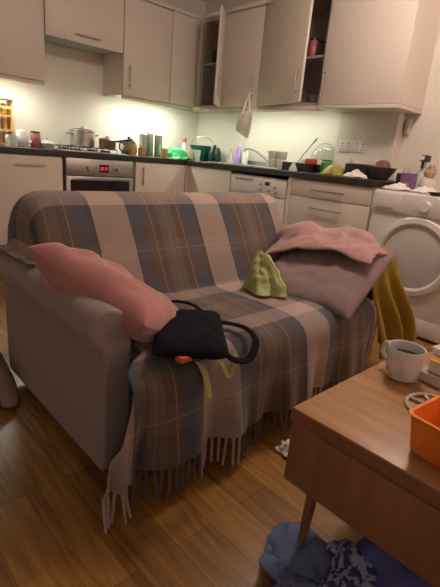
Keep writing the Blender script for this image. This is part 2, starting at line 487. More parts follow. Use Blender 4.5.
# ================================================================== kitchen
ZB, ZT, UD = 1.405, 2.16, 0.352
def bar_handle(parent, a, b, out, m=STEEL, r=0.0055, name='handle'):
    """bar between a and b standing 'out' away from the door on two posts"""
    a = Vector(a); b = Vector(b); out = Vector(out)
    bm = tube([a+out, b+out], r, 10)
    d = (b-a)
    for s in (0.14, 0.86):
        tube([a+d*s, a+d*s+out], r*0.8, 8, bm)
    return obj(name, bm, m, parent)
def carcass(parent, x0, x1, y0, y1, z0, z1, open_side, th=0.018, m=CAB, shelf=None):
    """open-fronted cupboard shell; open_side is '+x' or '-y'"""
    bm = box(x0, x1, y0, y1, z0, z0+th)
    box(x0, x1, y0, y1, z1-th, z1, bm=bm)
    if open_side == '+x':
        box(x0, x0+0.006, y0, y1, z0+th, z1-th, bm=bm)
        box(x0+0.006, x1, y0, y0+th, z0+th, z1-th, bm=bm); box(x0+0.006, x1, y1-th, y1, z0+th, z1-th, bm=bm)
    else:
        box(x0, x1, y1-0.006, y1, z0+th, z1-th, bm=bm)
        box(x0, x0+th, y0, y1-0.006, z0+th, z1-th, bm=bm); box(x1-th, x1, y0, y1-0.006, z0+th, z1-th, bm=bm)
    o = obj('carcass', bm, m, parent, smooth=False)
    for zs in (shelf or []):
        if open_side == '+x': sb = box(x0+0.007, x1-0.02, y0+th+.001, y1-th-.001, zs, zs+0.016)
        else: sb = box(x0+th+.001, x1-th-.001, y0+0.02, y1-0.007, zs, zs+0.016)
        obj('shelf', sb, m, parent, smooth=False)
    return o
G_WALL = None
# --- along the cooker wall
def wall_cab_x(label, y0, y1, z0=ZB, z1=ZT, handle=None, pel=True):
    t = thing('wall_cabinet', label, 'cabinet', (0, (y0+y1)/2, z0))
    carcass(t, 0.002, UD-0.022, y0+0.001, y1-0.001, z0, z1, '+x')
    d = obj('door', box(UD-0.020, UD, y0+0.003, y1-0.003, z0-0.002, z1-0.004, 0.003), CAB, t)
    if handle: bar_handle(d, *handle, (0.03, 0, 0))
    obj('pelmet', box(UD-0.040, UD-0.023, y0+.001, y1-.001, z0-0.030, z0-0.001, 0.003), CAB, t)
    obj('cornice', box(0.002, UD+0.018, y0+.001, y1-.001, z1+0.001, z1+0.035, 0.006), CAB, t)
    return t
wall_cab_x('cream wall cabinet at the far left, left of the cooker recess', -2.42, -1.815)
wall_cab_x('pale wall cabinet over the lit worktop, right of the cooker recess', -1.148, -0.655,
           handle=((UD, -1.095, 1.46), (UD, -1.095, 1.65)))
wall_cab_x('cream wall cabinet with door out of frame above the far left worktop', -3.02, -2.422)
t = thing('extractor_cabinet', 'short cream flap-door cabinet above the hob recess', 'cabinet', (0, -1.48, 1.72))
carcass(t, 0.002, UD-0.022, -1.812, -1.150, 1.760, ZT, '+x')
d = obj('flap_door', box(UD-0.020, UD, -1.809, -1.153, 1.725, ZT-0.004, 0.003), CAB, t)
bar_handle(d, (UD, -1.58, 1.775), (UD, -1.37, 1.775), (0.026, 0, 0))
obj('cornice', box(0.002, UD+0.018, -1.812, -1.150, ZT+0.001, ZT+0.035, 0.006), CAB, t)
t = thing('cooker_hood', 'slim steel cooker hood fixed under the short flap-door cabinet', 'cooker hood', (0.16, -1.48, 1.70))
obj('hood_body', box(0.012, UD-0.03, -1.78, -1.18, 1.736, 1.7595, 0.004), STEEL, t)
obj('filter', box(0.04, UD-0.06, -1.74, -1.22, 1.731, 1.7355, 0.001), GREYP, t)
# --- corner
t = thing('corner_wall_cabinet', 'pale L-shaped corner wall cabinet between the two rows', 'cabinet', (0.17, -0.17, ZB))
bm = box(0.002, UD-0.002, -0.653, -0.002, ZB, ZT)
box(UD-0.002, 0.405, -UD+0.002, -0.002, ZB, ZT, bm=bm)
obj('carcass', bm, CAB, t, smooth=False)
obj('pelmet', box(UD-0.040, UD-0.023, -0.652, -UD, ZB-0.030, ZB-0.001, 0.003), CAB, t)
obj('door', box(UD-0.001, UD+0.002, -0.650, -0.356, ZB, ZT-0.004, 0.001), CAB, t)
obj('cornice', box(0.002, UD+0.018, -0.653, -UD-0.018, ZT+0.001, ZT+0.035, 0.006), CAB, t)
# --- along the sink wall
def swing_door(parent, hx, w_, ang, hinge, z0, z1, handle_z, thick=0.019):
    """door hinged at x = hx on the front line; ang is how far it stands open"""
    piv = bpy.data.objects.new('door', None)
    bm = box(0.001, w_-0.002, -thick, 0, z0, z1, 0.003)
    M = Matrix.Translation((hx, -UD+0.019, 0))
    if hinge == 'L': R = Matrix.Rotation(-ang, 4, 'Z')
    else: R = Matrix.Rotation(ang, 4, 'Z') @ Matrix.Scale(-1, 4, (1, 0, 0))
    hb = tube([(w_-0.045, -thick-0.028, handle_z[0]), (w_-0.045, -thick-0.028, handle_z[1])], 0.0055, 10)
    for s in (0.14, 0.86):
        zz = handle_z[0]+(handle_z[1]-handle_z[0])*s
        tube([(w_-0.045, -thick, zz), (w_-0.045, -thick-0.028, zz)], 0.0045, 8, hb)
    for b_ in (bm, hb): bmesh.ops.transform(b_, matrix=M @ R, verts=b_.verts)
    bpy.data.objects.remove(piv)
    d = obj('door', bm, CAB, parent)
    obj('handle', hb, STEEL, d)
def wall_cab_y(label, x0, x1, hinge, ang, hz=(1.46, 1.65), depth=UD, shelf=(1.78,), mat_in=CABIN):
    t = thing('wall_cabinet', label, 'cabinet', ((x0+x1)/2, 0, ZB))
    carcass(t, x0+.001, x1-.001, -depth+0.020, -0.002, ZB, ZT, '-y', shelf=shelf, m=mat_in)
    swing_door(t, x0 if hinge == 'L' else x1, x1-x0, ang, hinge, ZB-0.002, ZT-0.004, hz)
    obj('cornice', box(x0+.001, x1-.001, -depth-0.016, -0.002, ZT+0.001, ZT+0.035, 0.006), CAB, t)
    obj('pelmet', box(x0+.001, x1-.001, -depth+0.022, -depth+0.040, ZB-0.036, ZB-0.001, 0.003), CAB, t)
    return t
wall_cab_y('narrow wall cabinet next to the corner, standing open on dark shelves', 0.407, 0.685, 'R', math.radians(128))
wall_cab_y('closed cream wall cabinet with a calico bag hanging from its handle', 0.687, 1.18, 'L', 0.0)
wall_cab_y('wall cabinet with a wide door ajar, jars on its shelf', 1.182, 1.815, 'L', math.radians(17), shelf=(1.74,))
t = thing('wall_cabinet', 'big plain cream cabinet at the right end above the sockets', 'cabinet', (2.13, 0, ZB))
obj('carcass', box(1.817, 2.462, -UD+0.020, -0.002, ZB, ZT), CAB, t, smooth=False)
d = obj('door', box(1.820, 2.462, -UD, -UD+0.019, ZB-0.002, ZT-0.004, 0.003), CAB, t)
bar_handle(d, (1.850, -UD, 1.455), (1.850, -UD, 1.65), (0, -0.028, 0))
obj('cornice', box(1.817, 2.475, -UD-0.016, -0.002, ZT+0.001, ZT+0.035, 0.006), CAB, t)
obj('pelmet', box(1.817, 2.464, -UD+0.002, -0.002, ZB-0.028, ZB-0.003, 0.003), CAB, t)
# --- things on the shelves of the open cabinets
def jar(name, label, cat, x, y, z, r, h, m, lid=None, lr=None, group=None, n=20):
    t = thing(name, label, cat, (x, y, z), group)
    obj('body', lathe(x, y, [(0, z), (r*.92, z), (r, z+.006), (r, z+h*.82), (r*.82, z+h*.9), (r*.82, z+h*.93), (0, z+h*.93)], n), m, t)
    if lid: obj('lid', lathe(x, y, [(0, z+h*.9), (lr or r*.9, z+h*.9), (lr or r*.9, z+h), (0, z+h)], n), lid, t)
    return t
o = obj('storage_box', box(0.44, 0.53, -0.24, -0.12, 1.7965, 1.92, 0.004), BLUEB); tag(o, 'dark blue box on the shelf of the narrow open cabinet', 'box')
o = obj('cup', lathe(0.61, -0.22, [(0, 1.7965), (.030, 1.7965), (.040, 1.90), (.036, 1.90), (.028, 1.803), (0, 1.803)]), WHITEP); tag(o, 'pale cup beside the dark blue box in the narrow open cabinet', 'cup')
for k, (x, h, m, lab) in enumerate([(1.50, .13, BROWN, 'brown jar left of the red one on the shelf behind the ajar door'),
                                    (1.59, .15, REDJ, 'red jar in the middle of the shelf behind the ajar door'),
                                    (1.68, .12, DKGREY, 'dark jar right of the red one on the shelf behind the ajar door'),
                                    (1.755, .16, COPPER, 'tall brown jar nearest the open end of the shelf behind the ajar door')]):
    jar('jar', lab, 'jar', x, -0.20, 1.7565, .036, h, m, BLACK, group='jars in the ajar cabinet')
o = obj('bowl', lathe(1.70, -0.19, [(0, 1.4235), (.04, 1.4235), (.085, 1.49), (.080, 1.49), (.036, 1.43), (0, 1.43)]), GREYP); tag(o, 'grey bowl on the bottom board behind the ajar door', 'bowl')

# --- under-cabinet lamps
def under_lamp(label, x0, x1, y0, y1, z, m=TUBE):
    t = thing('under_cabinet_light', label, 'light', ((x0+x1)/2, (y0+y1)/2, z))
    obj('housing', box(x0, x1, y0, y1, z-0.012, z-0.001, 0.002), WHITE, t)
    obj('diffuser', box(x0+.006, x1-.006, y0+.006, y1-.006, z-0.017, z-0.0125), m, t, smooth=False)
under_lamp('lit strip lamp under the cabinet right of the cooker recess', 0.235, 0.290, -1.10, -0.40, ZB)
under_lamp('lit strip lamp under the cabinet left of the cooker recess', 0.235, 0.290, -2.36, -1.86, ZB)
under_lamp('strip lamp under the cabinet row beyond the left edge', 0.235, 0.290, -2.98, -2.50, ZB)
under_lamp('lit strip lamp under the cabinets over the sink', 0.75, 1.15, -0.285, -0.235, ZB, TUBE2)

under_lamp('lit strip lamp under the ajar cabinet over the sink', 1.20, 1.78, -0.285, -0.235, ZB, TUBE2)
# --- base units
def plinth(t, *a): obj('plinth', box(*a), CAB, t, smooth=False)
t = thing('base_cabinet', 'cream base cabinet with one bar handle, left of the oven', 'cabinet', (0.3, -2.1, 0))
obj('carcass', box(0.004, 0.588, -2.398, -1.812, 0.10, 0.868), CAB, t, smooth=False)
d = obj('door', box(0.590, 0.610, -2.396, -1.815, 0.105, 0.862, 0.003), CAB, t)
bar_handle(d, (0.61, -2.16, 0.805), (0.61, -1.95, 0.805), (0.028, 0, 0))
plinth(t, 0.02, 0.55, -2.398, -1.812, 0.0, 0.098)
t = thing('base_cabinet', 'cream base cabinet beyond the one with a bar handle, at the left edge', 'cabinet', (0.3, -2.7, 0))
obj('carcass', box(0.004, 0.588, -3.0, -2.402, 0.10, 0.868), CAB, t, smooth=False)
obj('door', box(0.590, 0.610, -2.998, -2.404, 0.105, 0.862, 0.003), CAB, t)
plinth(t, 0.02, 0.55, -3.0, -2.402, 0.0, 0.098)
t = thing('base_cabinet', 'pale base cabinet with an upright handle, right of the oven', 'cabinet', (0.3, -0.9, 0))
obj('carcass', box(0.004, 0.588, -1.168, -0.625, 0.10, 0.868), CAB, t, smooth=False)
d = obj('door', box(0.590, 0.610, -1.165, -0.627, 0.105, 0.862, 0.003), CAB, t)
bar_handle(d, (0.61, -1.10, 0.67), (0.61, -1.10, 0.83), (0.028, 0, 0))
plinth(t, 0.02, 0.55, -1.168, -0.625, 0.0, 0.098)
t = thing('base_cabinet', 'pale base cabinet under the sink, left of the dishwasher', 'cabinet', (0.9, -0.3, 0))
obj('carcass', box(0.614, 1.216, -0.588, -0.004, 0.10, 0.868), CAB, t, smooth=False)
obj('corner_post', box(0.591, 0.637, -0.624, -0.589, 0.10, 0.866), CAB, t, smooth=False)
obj('door', box(0.640, 1.213, -0.610, -0.590, 0.105, 0.862, 0.003), CAB, t)
plinth(t, 0.614, 1.216, -0.55, -0.02, 0.0, 0.098)
# drawer unit
t = thing('drawer_unit', 'cream drawer unit between the dishwasher and the dryer', 'drawer unit', (2.19, -0.3, 0))
obj('carcass', box(1.835, 2.535, -0.588, -0.004, 0.10, 0.868), CAB, t, smooth=False)
obj('filler_panel', box(1.835, 1.872, -0.609, -0.589, 0.10, 0.866, 0.002), CAB, t)
for z0, z1, hz in ((0.745, 0.862, 0.800), (0.43, 0.741, 0.675), (0.105, 0.426, 0.33)):
    d = obj('drawer', box(1.876, 2.532, -0.611, -0.589, z0, z1, 0.003), CAB, t)
    bar_handle(d, (2.07, -0.611, hz), (2.34, -0.611, hz), (0, -0.026, 0))
plinth(t, 1.835, 2.535, -0.55, -0.02, 0.0, 0.098)
# worktop
bm = box(0.004, 0.625, -3.0, -0.004, 0.870, 0.910, 0.003, 1)
box(0.625, 2.545, -0.625, -0.004, 0.870, 0.910, 0.003, 1, bm=bm)
o = obj('worktop', bm, WORK, smooth=False); tag(o, 'dark L-shaped kitchen worktop on the cream units', 'worktop')
# oven
t = thing('oven', 'built-in steel oven with red clock under the hob', 'oven', (0.3, -1.49, 0.1))
obj('body', box(0.05, 0.588, -1.788, -1.192, 0.12, 0.866), GREYP, t, smooth=False)
pn = obj('control_panel', box(0.590, 0.612, -1.788, -1.192, 0.735, 0.864, 0.003), STEEL, t)
for y in (-1.60, -1.34):
    bm = lathe(0, 0, [(0, 0), (.019, 0), (.017, .022), (0, .022)], 20)
    bmesh.ops.rotate(bm, verts=bm.verts, cent=(0, 0, 0), matrix=Matrix.Rotation(PI/2, 3, 'Y'))
    bmesh.ops.translate(bm, verts=bm.verts, vec=(0.612, y, 0.795)); obj('knob', bm, STEEL, pn)
obj('display', box(0.611, 0.6135, -1.508, -1.425, 0.765, 0.825), BLACKGLASS, pn, smooth=False)
SEG = {'0': 'abcdef', '8': 'abcdefg', '3': 'abcdg', '2': 'abdeg'}
def digits(s, y0, z0, w_, h_, x):
    bm = bmesh.new(); q = 0.0022; y = y0
    for ch in s:
        if ch == ':':
            for zz in (0.3, 0.7): box(x, x+.001, y, y+q, z0+h_*zz-q/2, z0+h_*zz+q/2, bm=bm)
            y += q*3; continue
        P = {'a': (y, y+w_, z0+h_-q, z0+h_), 'd': (y, y+w_, z0, z0+q), 'g': (y, y+w_, z0+h_/2-q/2, z0+h_/2+q/2),
             'f': (y, y+q, z0+h_/2, z0+h_), 'e': (y, y+q, z0, z0+h_/2), 'b': (y+w_-q, y+w_, z0+h_/2, z0+h_), 'c': (y+w_-q, y+w_, z0, z0+h_/2)}
        for k in SEG[ch]: box(x, x+.001, *P[k], bm=bm)
        y += w_+q*1.8
    return bm
obj('clock_digits', digits('00:33', -1.499, 0.782, 0.011, 0.026, 0.6137), LEDRED, pn, smooth=False)
d = obj('door', box(0.590, 0.612, -1.788, -1.192, 0.13, 0.728, 0.004), STEEL, t)
obj('window', box(0.6115, 0.6135, -1.755, -1.225, 0.20, 0.700, 0.0006, 1), BLACKGLASS, d)
bar_handle(d, (0.612, -1.75, 0.714), (0.612, -1.23, 0.714), (0.04, 0, 0), r=0.008)
# hob with pan supports
t = thing('hob', 'steel gas hob with black pan supports above the oven', 'hob', (0.31, -1.48, 0.911))
t['label'] = 'steel gas hob with black pan supports above the oven'
obj('plate', box(0.06, 0.55, -1.77, -1.20, 0.911, 0.919, 0.003), STEEL, t)
for (x, y) in ((0.20, -1.62), (0.20, -1.35), (0.42, -1.62), (0.42, -1.35)):
    b_ = obj('burner', lathe(x, y, [(0, .9195), (.045, .9195), (.045, .930), (.03, .934), (0, .934)], 20), BLACK, t)
    bm = bmesh.new()
    for a in range(4):
        dx, dy = math.cos(a*PI/2+PI/4), math.sin(a*PI/2+PI/4)
        tube([(x+.10*dx, y+.10*dy, .9215), (x+.10*dx, y+.10*dy, .946), (x+.03*dx, y+.03*dy, .946)], .0045, 6, bm)
    obj('pan_support', bm, BLACK, t)
# dishwasher
t = thing('dishwasher', 'white dishwasher with a control strip under the sink worktop', 'dishwasher', (1.52, -0.3, 0))
obj('body', box(1.222, 1.828, -0.575, -0.03, 0.02, 0.845), WHITE, t, smooth=False)
d = obj('door', box(1.226, 1.824, -0.612, -0.577, 0.12, 0.700, 0.004), WHITE, t)
pn = obj('control_panel', box(1.226, 1.824, -0.616, -0.577, 0.704, 0.835, 0.005), WHITE, t)
obj('handle_recess', box(1.28, 1.48, -0.6175, -0.6165, 0.800, 0.822), GREYP, pn, smooth=False)
obj('display', box(1.615, 1.665, -0.6175, -0.6165, 0.785, 0.812), BLACK, pn, smooth=False)
for x, z in ((1.58, .745), (1.575, .79), (1.66, .745), (1.72, .775), (1.735, .735)):
    bm = lathe(0, 0, [(0, 0), (.013, 0), (.011, .006), (0, .006)], 14)
    bmesh.ops.rotate(bm, verts=bm.verts, cent=(0, 0, 0), matrix=Matrix.Rotation(PI/2, 3, 'X'))
    bmesh.ops.translate(bm, verts=bm.verts, vec=(x, -0.616, z)); obj('button', bm, GREYP, pn)
obj('plinth', box(1.24, 1.81, -0.54, -0.52, 0.0, 0.115), WHITE, t, smooth=False)
# tumble dryer
t = thing('tumble_dryer', 'white front-loading machine with round door at the right edge', 'dryer', (2.86, -0.33, 0))
obj('body', box(2.562, 3.160, -0.640, -0.03, 0.015, 0.862, 0.012), WHITE, t)
pn = obj('control_panel', box(2.566, 3.156, -0.652, -0.641, 0.735, 0.855, 0.004), WHITE, t)
dr = obj('detergent_drawer', box(2.585, 2.76, -0.656, -0.6525, 0.745, 0.845, 0.002), WHITE, pn)
obj('drawer_grip', box(2.60, 2.71, -0.659, -0.6565, 0.755, 0.766, 0.001, 1), GREYP, dr)
bm = lathe(0, 0, [(0, 0), (.034, 0), (.030, .02), (0, .02)], 24)
bmesh.ops.rotate(bm, verts=bm.verts, cent=(0, 0, 0), matrix=Matrix.Rotation(PI/2, 3, 'X'))
bmesh.ops.translate(bm, verts=bm.verts, vec=(2.90, -0.652, .795)); obj('dial', bm, WHITEP, pn)
def disc_front(prof, cx, cz, y):
    bm = lathe(0, 0, prof, 48)
    bmesh.ops.rotate(bm, verts=bm.verts, cent=(0, 0, 0), matrix=Matrix.Rotation(PI/2, 3, 'X'))
    bmesh.ops.translate(bm, verts=bm.verts, vec=(cx, y, cz)); return bm
dr = obj('door', disc_front([(0.240, 0), (.240, .010), (.232, .020), (.205, .024), (.192, .016), (0.192, .004)], 2.885, .490, -0.641), WHITE, t)
obj('door_panel', disc_front([(0.192, .004), (.16, .012), (.08, .018), (0, .020)], 2.885, .490, -0.641), mat('pale_door_panel', (0.64, 0.60, 0.58), 0.3, var=0.02), dr)
obj('kick_panel', box(2.575, 3.147, -0.646, -0.6405, 0.03, 0.125, 0.003), WHITE, t)
for x in (2.61, 3.11):
    for y in (-0.59, -0.08): obj('foot', lathe(x, y, [(0, 0), (.02, 0), (.02, .016), (0, .016)], 14), BLACK, t)

# sink and tap
t = thing('sink', 'inset steel sink with drainer under the window-less wall', 'sink', (1.15, -0.3, 0.911))
t['label'] = 'inset steel sink with drainer behind the dishwasher, below the hanging bag'
bm = box(0.82, 1.55, -0.53, -0.05, 0.9105, 0.9165, 0.002, 1)
obj('rim', bm, STEEL, t)
obj('back_ledge', box(0.82, 1.55, -0.05, -0.03, 0.9105, 0.955, 0.004), mat('dull_steel', (0.22, 0.225, 0.225), 0.4, 0.6), t)
obj('bowl', lathe(1.02, -0.29, [(.165, .917), (.17, .919), (.155, .9172), (.10, .9171), (0, .9170)], 28), GREYP, t)
t = thing('kitchen_tap', 'chrome mixer tap with a long swan spout on the sink', 'tap', (1.17, -0.085, 0.917))
obj('base', lathe(1.17, -0.085, [(0, .917), (.027, .917), (.025, .935), (.020, .94), (.020, 1.00), (.016, 1.01), (0, 1.01)]), CHROME, t)
sp_, _ = spline([(1.17, -.085, .95), (1.12, -.12, 1.00), (1.05, -.165, 1.05), (.99, -.20, 1.062), (.965, -.215, 1.045), (.962, -.217, 1.03)], 24)
obj('spout', tube(sp_, .011, 12), STEEL, t)
obj('lever', tube([(1.17, -.085, 1.005), (1.185, -.11, 1.035), (1.19, -.15, 1.05)], [.012, .008, .006], 10), CHROME, t)

# sockets
for x, lab in ((1.965, 'left one of the two white double sockets on the boxed pipe'), (2.090, 'right one of the two white double sockets on the boxed pipe')):
    t = thing('wall_socket', lab, 'socket', (x, -0.115, 1.135), 'wall sockets')
    obj('plate', box(x-.055, x+.055, -0.119, -0.1105, 1.09, 1.175, 0.004), WHITEP, t)
    for dx in (-.028, .028):
        obj('rocker', box(x+dx-.006, x+dx+.006, -0.122, -0.1195, 1.145, 1.163, 0.001, 1), GREYP, t)
        bm = bmesh.new()
        for (ax, az) in ((0, 1.128), (-.011, 1.108), (.011, 1.108)): box(x+dx+ax-.003, x+dx+ax+.003, -0.120, -0.1192, az-.004, az+.004, bm=bm)
        obj('pin_holes', bm, BLACK, t, smooth=False)
t = thing('wall_holder', 'slim pale holder hanging on the wall right of the boxed pipe', 'holder', (2.40, -0.02, 1.23))
obj('cradle', box(2.372, 2.412, -0.022, -0.001, 1.235, 1.345, 0.008), WHITE, t)
obj('handset', box(2.376, 2.408, -0.036, -0.023, 1.245, 1.335, 0.006), mat('off_white_plastic', (0.62, 0.58, 0.54), 0.4), t)

# hanging calico bag
t = thing('tote_bag', 'cream calico bag hanging from the closed wall cabinet handle', 'bag', (1.08, -0.41, 1.17))
nu, nv = 15, 19
P = np.zeros((nu, nv, 3))
for i in range(nu):
    for j in range(nv):
        u = i/(nu-1); v = j/(nv-1)
        x = 1.125 + (u-0.5)*(0.135 + 0.06*math.sin(v*PI*0.8)) - 0.03*v
        zl = 1.205 if u < .5 else 1.165
        zbot = 1.205 - 0.065*min(1, u*1.25)
        z = 1.335*(1-v) + zbot*v
        y = -0.405 - 0.025*math.sin(PI*v)*math.sin(PI*u) + 0.008*math.sin(u*9+v*3)
        P[i, j] = (x, y, z)
bmf = grid_bm(P)
P2 = P.copy(); P2[..., 1] = P[..., 1] + 0.012 + 0.03*np.sin(np.linspace(0, PI, nu))[:, None]
o = obj('body', grid_bm(P), TOTE, t); thicken(o, .003, 1)
for dx in (-.045, .045):
    sp_, _ = spline([(1.125+dx, -.405, 1.33), (1.13+dx*.5, -.405, 1.42), (1.135, -.402, 1.49), (1.135, -.372, 1.50)], 14)
    obj('strap', tube(sp_, .009, 8, flat=.25), TOTE, t)

# ================================================================== things on the worktop
Z0 = 0.9105
def pot_profile(r, h, z, th=0.003):
    return [(0, z), (r*.94, z), (r, z+.008), (r, z+h), (r+.004, z+h+.002), (r-th, z+h), (r-th, z+.01), (0, z+.006)]
# spice rack
t = thing('spice_rack', 'tall pine spice rack with rows of jars at the left edge', 'rack', (0.14, -2.13, Z0))
for y in (-2.265, -2.015): obj('side_panel', box(0.07, 0.17, y-.008, y+.008, Z0, 1.245, 0.002), PINE, t)
for z in (Z0+.01, 1.02, 1.125): obj('shelf', box(0.071, 0.169, -2.256, -2.024, z, z+.010), PINE, t, smooth=False)
obj('top', box(0.06, 0.185, -2.285, -1.995, 1.246, 1.258, 0.002), PINE, t)
obj('rail', box(0.166, 0.172, -2.256, -2.024, 1.18, 1.20), PINE, t, smooth=False)
first = None; k = 0
for zi, z in enumerate((Z0+.021, 1.031, 1.136)):
    for yi, y in enumerate((-2.215, -2.165, -2.115, -2.06)):
        lab = ['bottom', 'middle', 'top'][zi] + ' shelf spice jar, ' + ['leftmost', 'second from the left', 'third from the left', 'rightmost'][yi] + ' in the pine rack'
        if first is None:
            first = jar('spice_jar', lab, 'jar', 0.118, y, z, .021, .085, SPICE, WHITEP, group='spice jars in the pine rack', n=16); base = (y, z)
        else:
            c = copy_tree(first); c.location = (first.location.x, y, z); c['label'] = lab
# mugs and jars on the left
t = thing('mug', 'white mug in front of the pine spice rack', 'mug', (0.33, -2.085, Z0))
obj('body', lathe(.33, -2.085, pot_profile(.042, .085, Z0)), WHITEP, t)
sp_, _ = spline([(.36, -2.12, Z0+.07), (.385, -2.14, Z0+.06), (.385, -2.14, Z0+.03), (.36, -2.12, Z0+.018)], 16)
obj('handle', tube(sp_, .006, 8), WHITEP, t)
t = thing('jug', 'white china teapot with knobbed lid right of the spice rack mug', 'teapot', (.28, -1.995, Z0)); t.name = 'teapot'
obj('body', lathe(.28, -1.995, [(0, Z0), (.035, Z0), (.052, Z0+.03), (.054, Z0+.055), (.040, Z0+.09), (.034, Z0+.11), (0, Z0+.11)]), WHITEP, t)
obj('lid', lathe(.28, -1.995, [(.036, Z0+.108), (.03, Z0+.120), (.008, Z0+.126), (.010, Z0+.138), (0, Z0+.142)]), WHITEP, t)
sp_, _ = spline([(.28, -1.945, Z0+.035), (.285, -1.915, Z0+.05), (.29, -1.90, Z0+.09)], 12)
obj('spout', tube(sp_, [.012]*6+[.008]*6, 8), WHITEP, t)
jar('jar', 'red jam jar with a dark lid between teapot and glass bowl', 'jar', .28, -1.885, Z0, .038, .125, REDJ, BLACK)
t = thing('lidded_bowl', 'shallow glass bowl with a domed glass lid left of the hob', 'bowl', (.26, -1.765+.02, Z0))
cy_ = -1.80
obj('bowl', lathe(.30, cy_, [(0, Z0), (.045, Z0), (.062, Z0+.04), (.058, Z0+.042), (.042, Z0+.006), (0, Z0+.006)]), mat('grey_blue_glass', (.42, .45, .47), .12, var=.05), t)
obj('lid', lathe(.30, cy_, [(.064, Z0+.043), (.05, Z0+.058), (.02, Z0+.066), (.009, Z0+.068), (.012, Z0+.082), (0, Z0+.085)]), mat('pale_glass_lid', (.55, .58, .58), .12, var=.05), t)
# pans
zp = 0.947
t = thing('cooking_pot', 'large steel cooking pot with lid on the hob', 'pot', (.20, -1.43, zp))
obj('body', lathe(.22, -1.46, pot_profile(.105, .125, zp)), STEEL, t)
obj('lid', lathe(.22, -1.46, [(.108, zp+.128), (.107, zp+.136), (.06, zp+.150), (.012, zp+.153), (.014, zp+.168), (0, zp+.170)]), STEEL, t)
for s in (-1, 1):
    sp_, _ = spline([(.19, -1.46+s*.104, zp+.10), (.19, -1.46+s*.135, zp+.105), (.25, -1.46+s*.135, zp+.105), (.25, -1.46+s*.104, zp+.10)], 16)
    obj('handle', tube(sp_, .006, 8), STEEL, t)
t = thing('saucepan', 'brown saucepan with lid and raised long handle right of the big pot', 'saucepan', (.36, -1.30, zp))
obj('body', lathe(.36, -1.30, pot_profile(.072, .075, zp)), COPPER, t)
obj('lid', lathe(.36, -1.30, [(.074, zp+.077), (.06, zp+.088), (.01, zp+.094), (.012, zp+.106), (0, zp+.108)]), STEEL, t)
obj('handle', tube([(.37, -1.235, zp+.065), (.40, -1.13, zp+.088), (.41, -1.08, zp+.095)], [.008, .010, .011], 8), BLACK, t)
# kettle cluster right of the hob
t = thing('coffee_pot', 'round chrome coffee pot with black knob right of the pans', 'coffee pot', (.22, -1.0, Z0))
obj('body', lathe(.22, -1.0, [(0, Z0), (.065, Z0), (.080, Z0+.04), (.075, Z0+.09), (.05, Z0+.125), (.048, Z0+.13), (0, Z0+.14)]), CHROME, t)
obj('lid_knob', lathe(.22, -1.0, [(.012, Z0+.138), (.016, Z0+.155), (0, Z0+.165)], 14), BLACK, t)
sp_, _ = spline([(.24, -1.07, Z0+.10), (.26, -1.115, Z0+.10), (.26, -1.12, Z0+.05), (.24, -1.08, Z0+.03)], 16)
obj('handle', tube(sp_, .007, 8), BLACK, t)
jar('jar', 'gold-brown glass jar with steel lid in front of the chrome pot', 'jar', .40, -1.075, Z0, .032, .105, SPICE, STEEL)
jar('jar', 'squat honey-coloured jar right of the gold-brown jar', 'jar', .42, -.985, Z0, .034, .085, mat('honey', (.55, .36, .13), .25, var=.15), STEEL)
# canisters
for k, (x, y, h) in enumerate(((.20, -.83, .20), (.16, -.735, .215), (.20, -.655, .205))):
    t = thing('canister', ['left', 'middle', 'right'][k] + ' one of the three tall steel canisters under the lit cabinet', 'canister', (x, y, Z0), 'tall steel canisters')
    obj('body', lathe(x, y, [(0, Z0), (.036, Z0), (.038, Z0+.004), (.038, Z0+h-.03), (0, Z0+h-.03)], 24), STEEL, t)
    obj('lid', lathe(x, y, [(.039, Z0+h-.0295), (.039, Z0+h-.004), (.034, Z0+h), (0, Z0+h)], 24), STEEL, t)
o = obj('cup', lathe(.40, -.725, [(0, Z0), (.032, Z0), (.040, Z0+.085), (.036, Z0+.085), (.029, Z0+.006), (0, Z0+.006)]), TAN); tag(o, 'tan clay cup in front of the steel canisters', 'cup')
# green plastic bag (settled sheet)
P, du, dv = sheet(.37, -.545, 1.05, .36, .36, 26, 26, .4, .62, .08, 8, 3.1)
P = settle(P, du, dv, [sd_plane(Z0), sd_ell((.36, -.555, Z0+.03), (.10, .10, .065))], 60, .004, bend=.1)
P = wrinkle(P, .012, 14, 1.0)
o = obj('plastic_bag', grid_bm(P), GREENB); thicken(o, .003, 1); tag(o, 'bright green crumpled plastic bag near the corner of the worktop', 'bag')
t = thing('bottle', 'small bottle with a pink cap behind the green plastic bag', 'bottle', (.20, -.33, Z0))
obj('body', lathe(.20, -.33, [(0, Z0), (.03, Z0), (.03, Z0+.11), (.012, Z0+.15), (.012, Z0+.17), (0, Z0+.17)], 18), WHITEP, t)
obj('cap', lathe(.20, -.33, [(.018, Z0+.165), (.026, Z0+.19), (.018, Z0+.215), (0, Z0+.22)], 16), mat('pink_cap', (.62, .12, .16), .4), t)
o = obj('carton', box(.42, .47, -.475, -.425, Z0, Z0+.10, .004), mat('pale_pink_carton', (.60, .45, .40), .5)); tag(o, 'small pale carton right of the green plastic bag', 'carton')
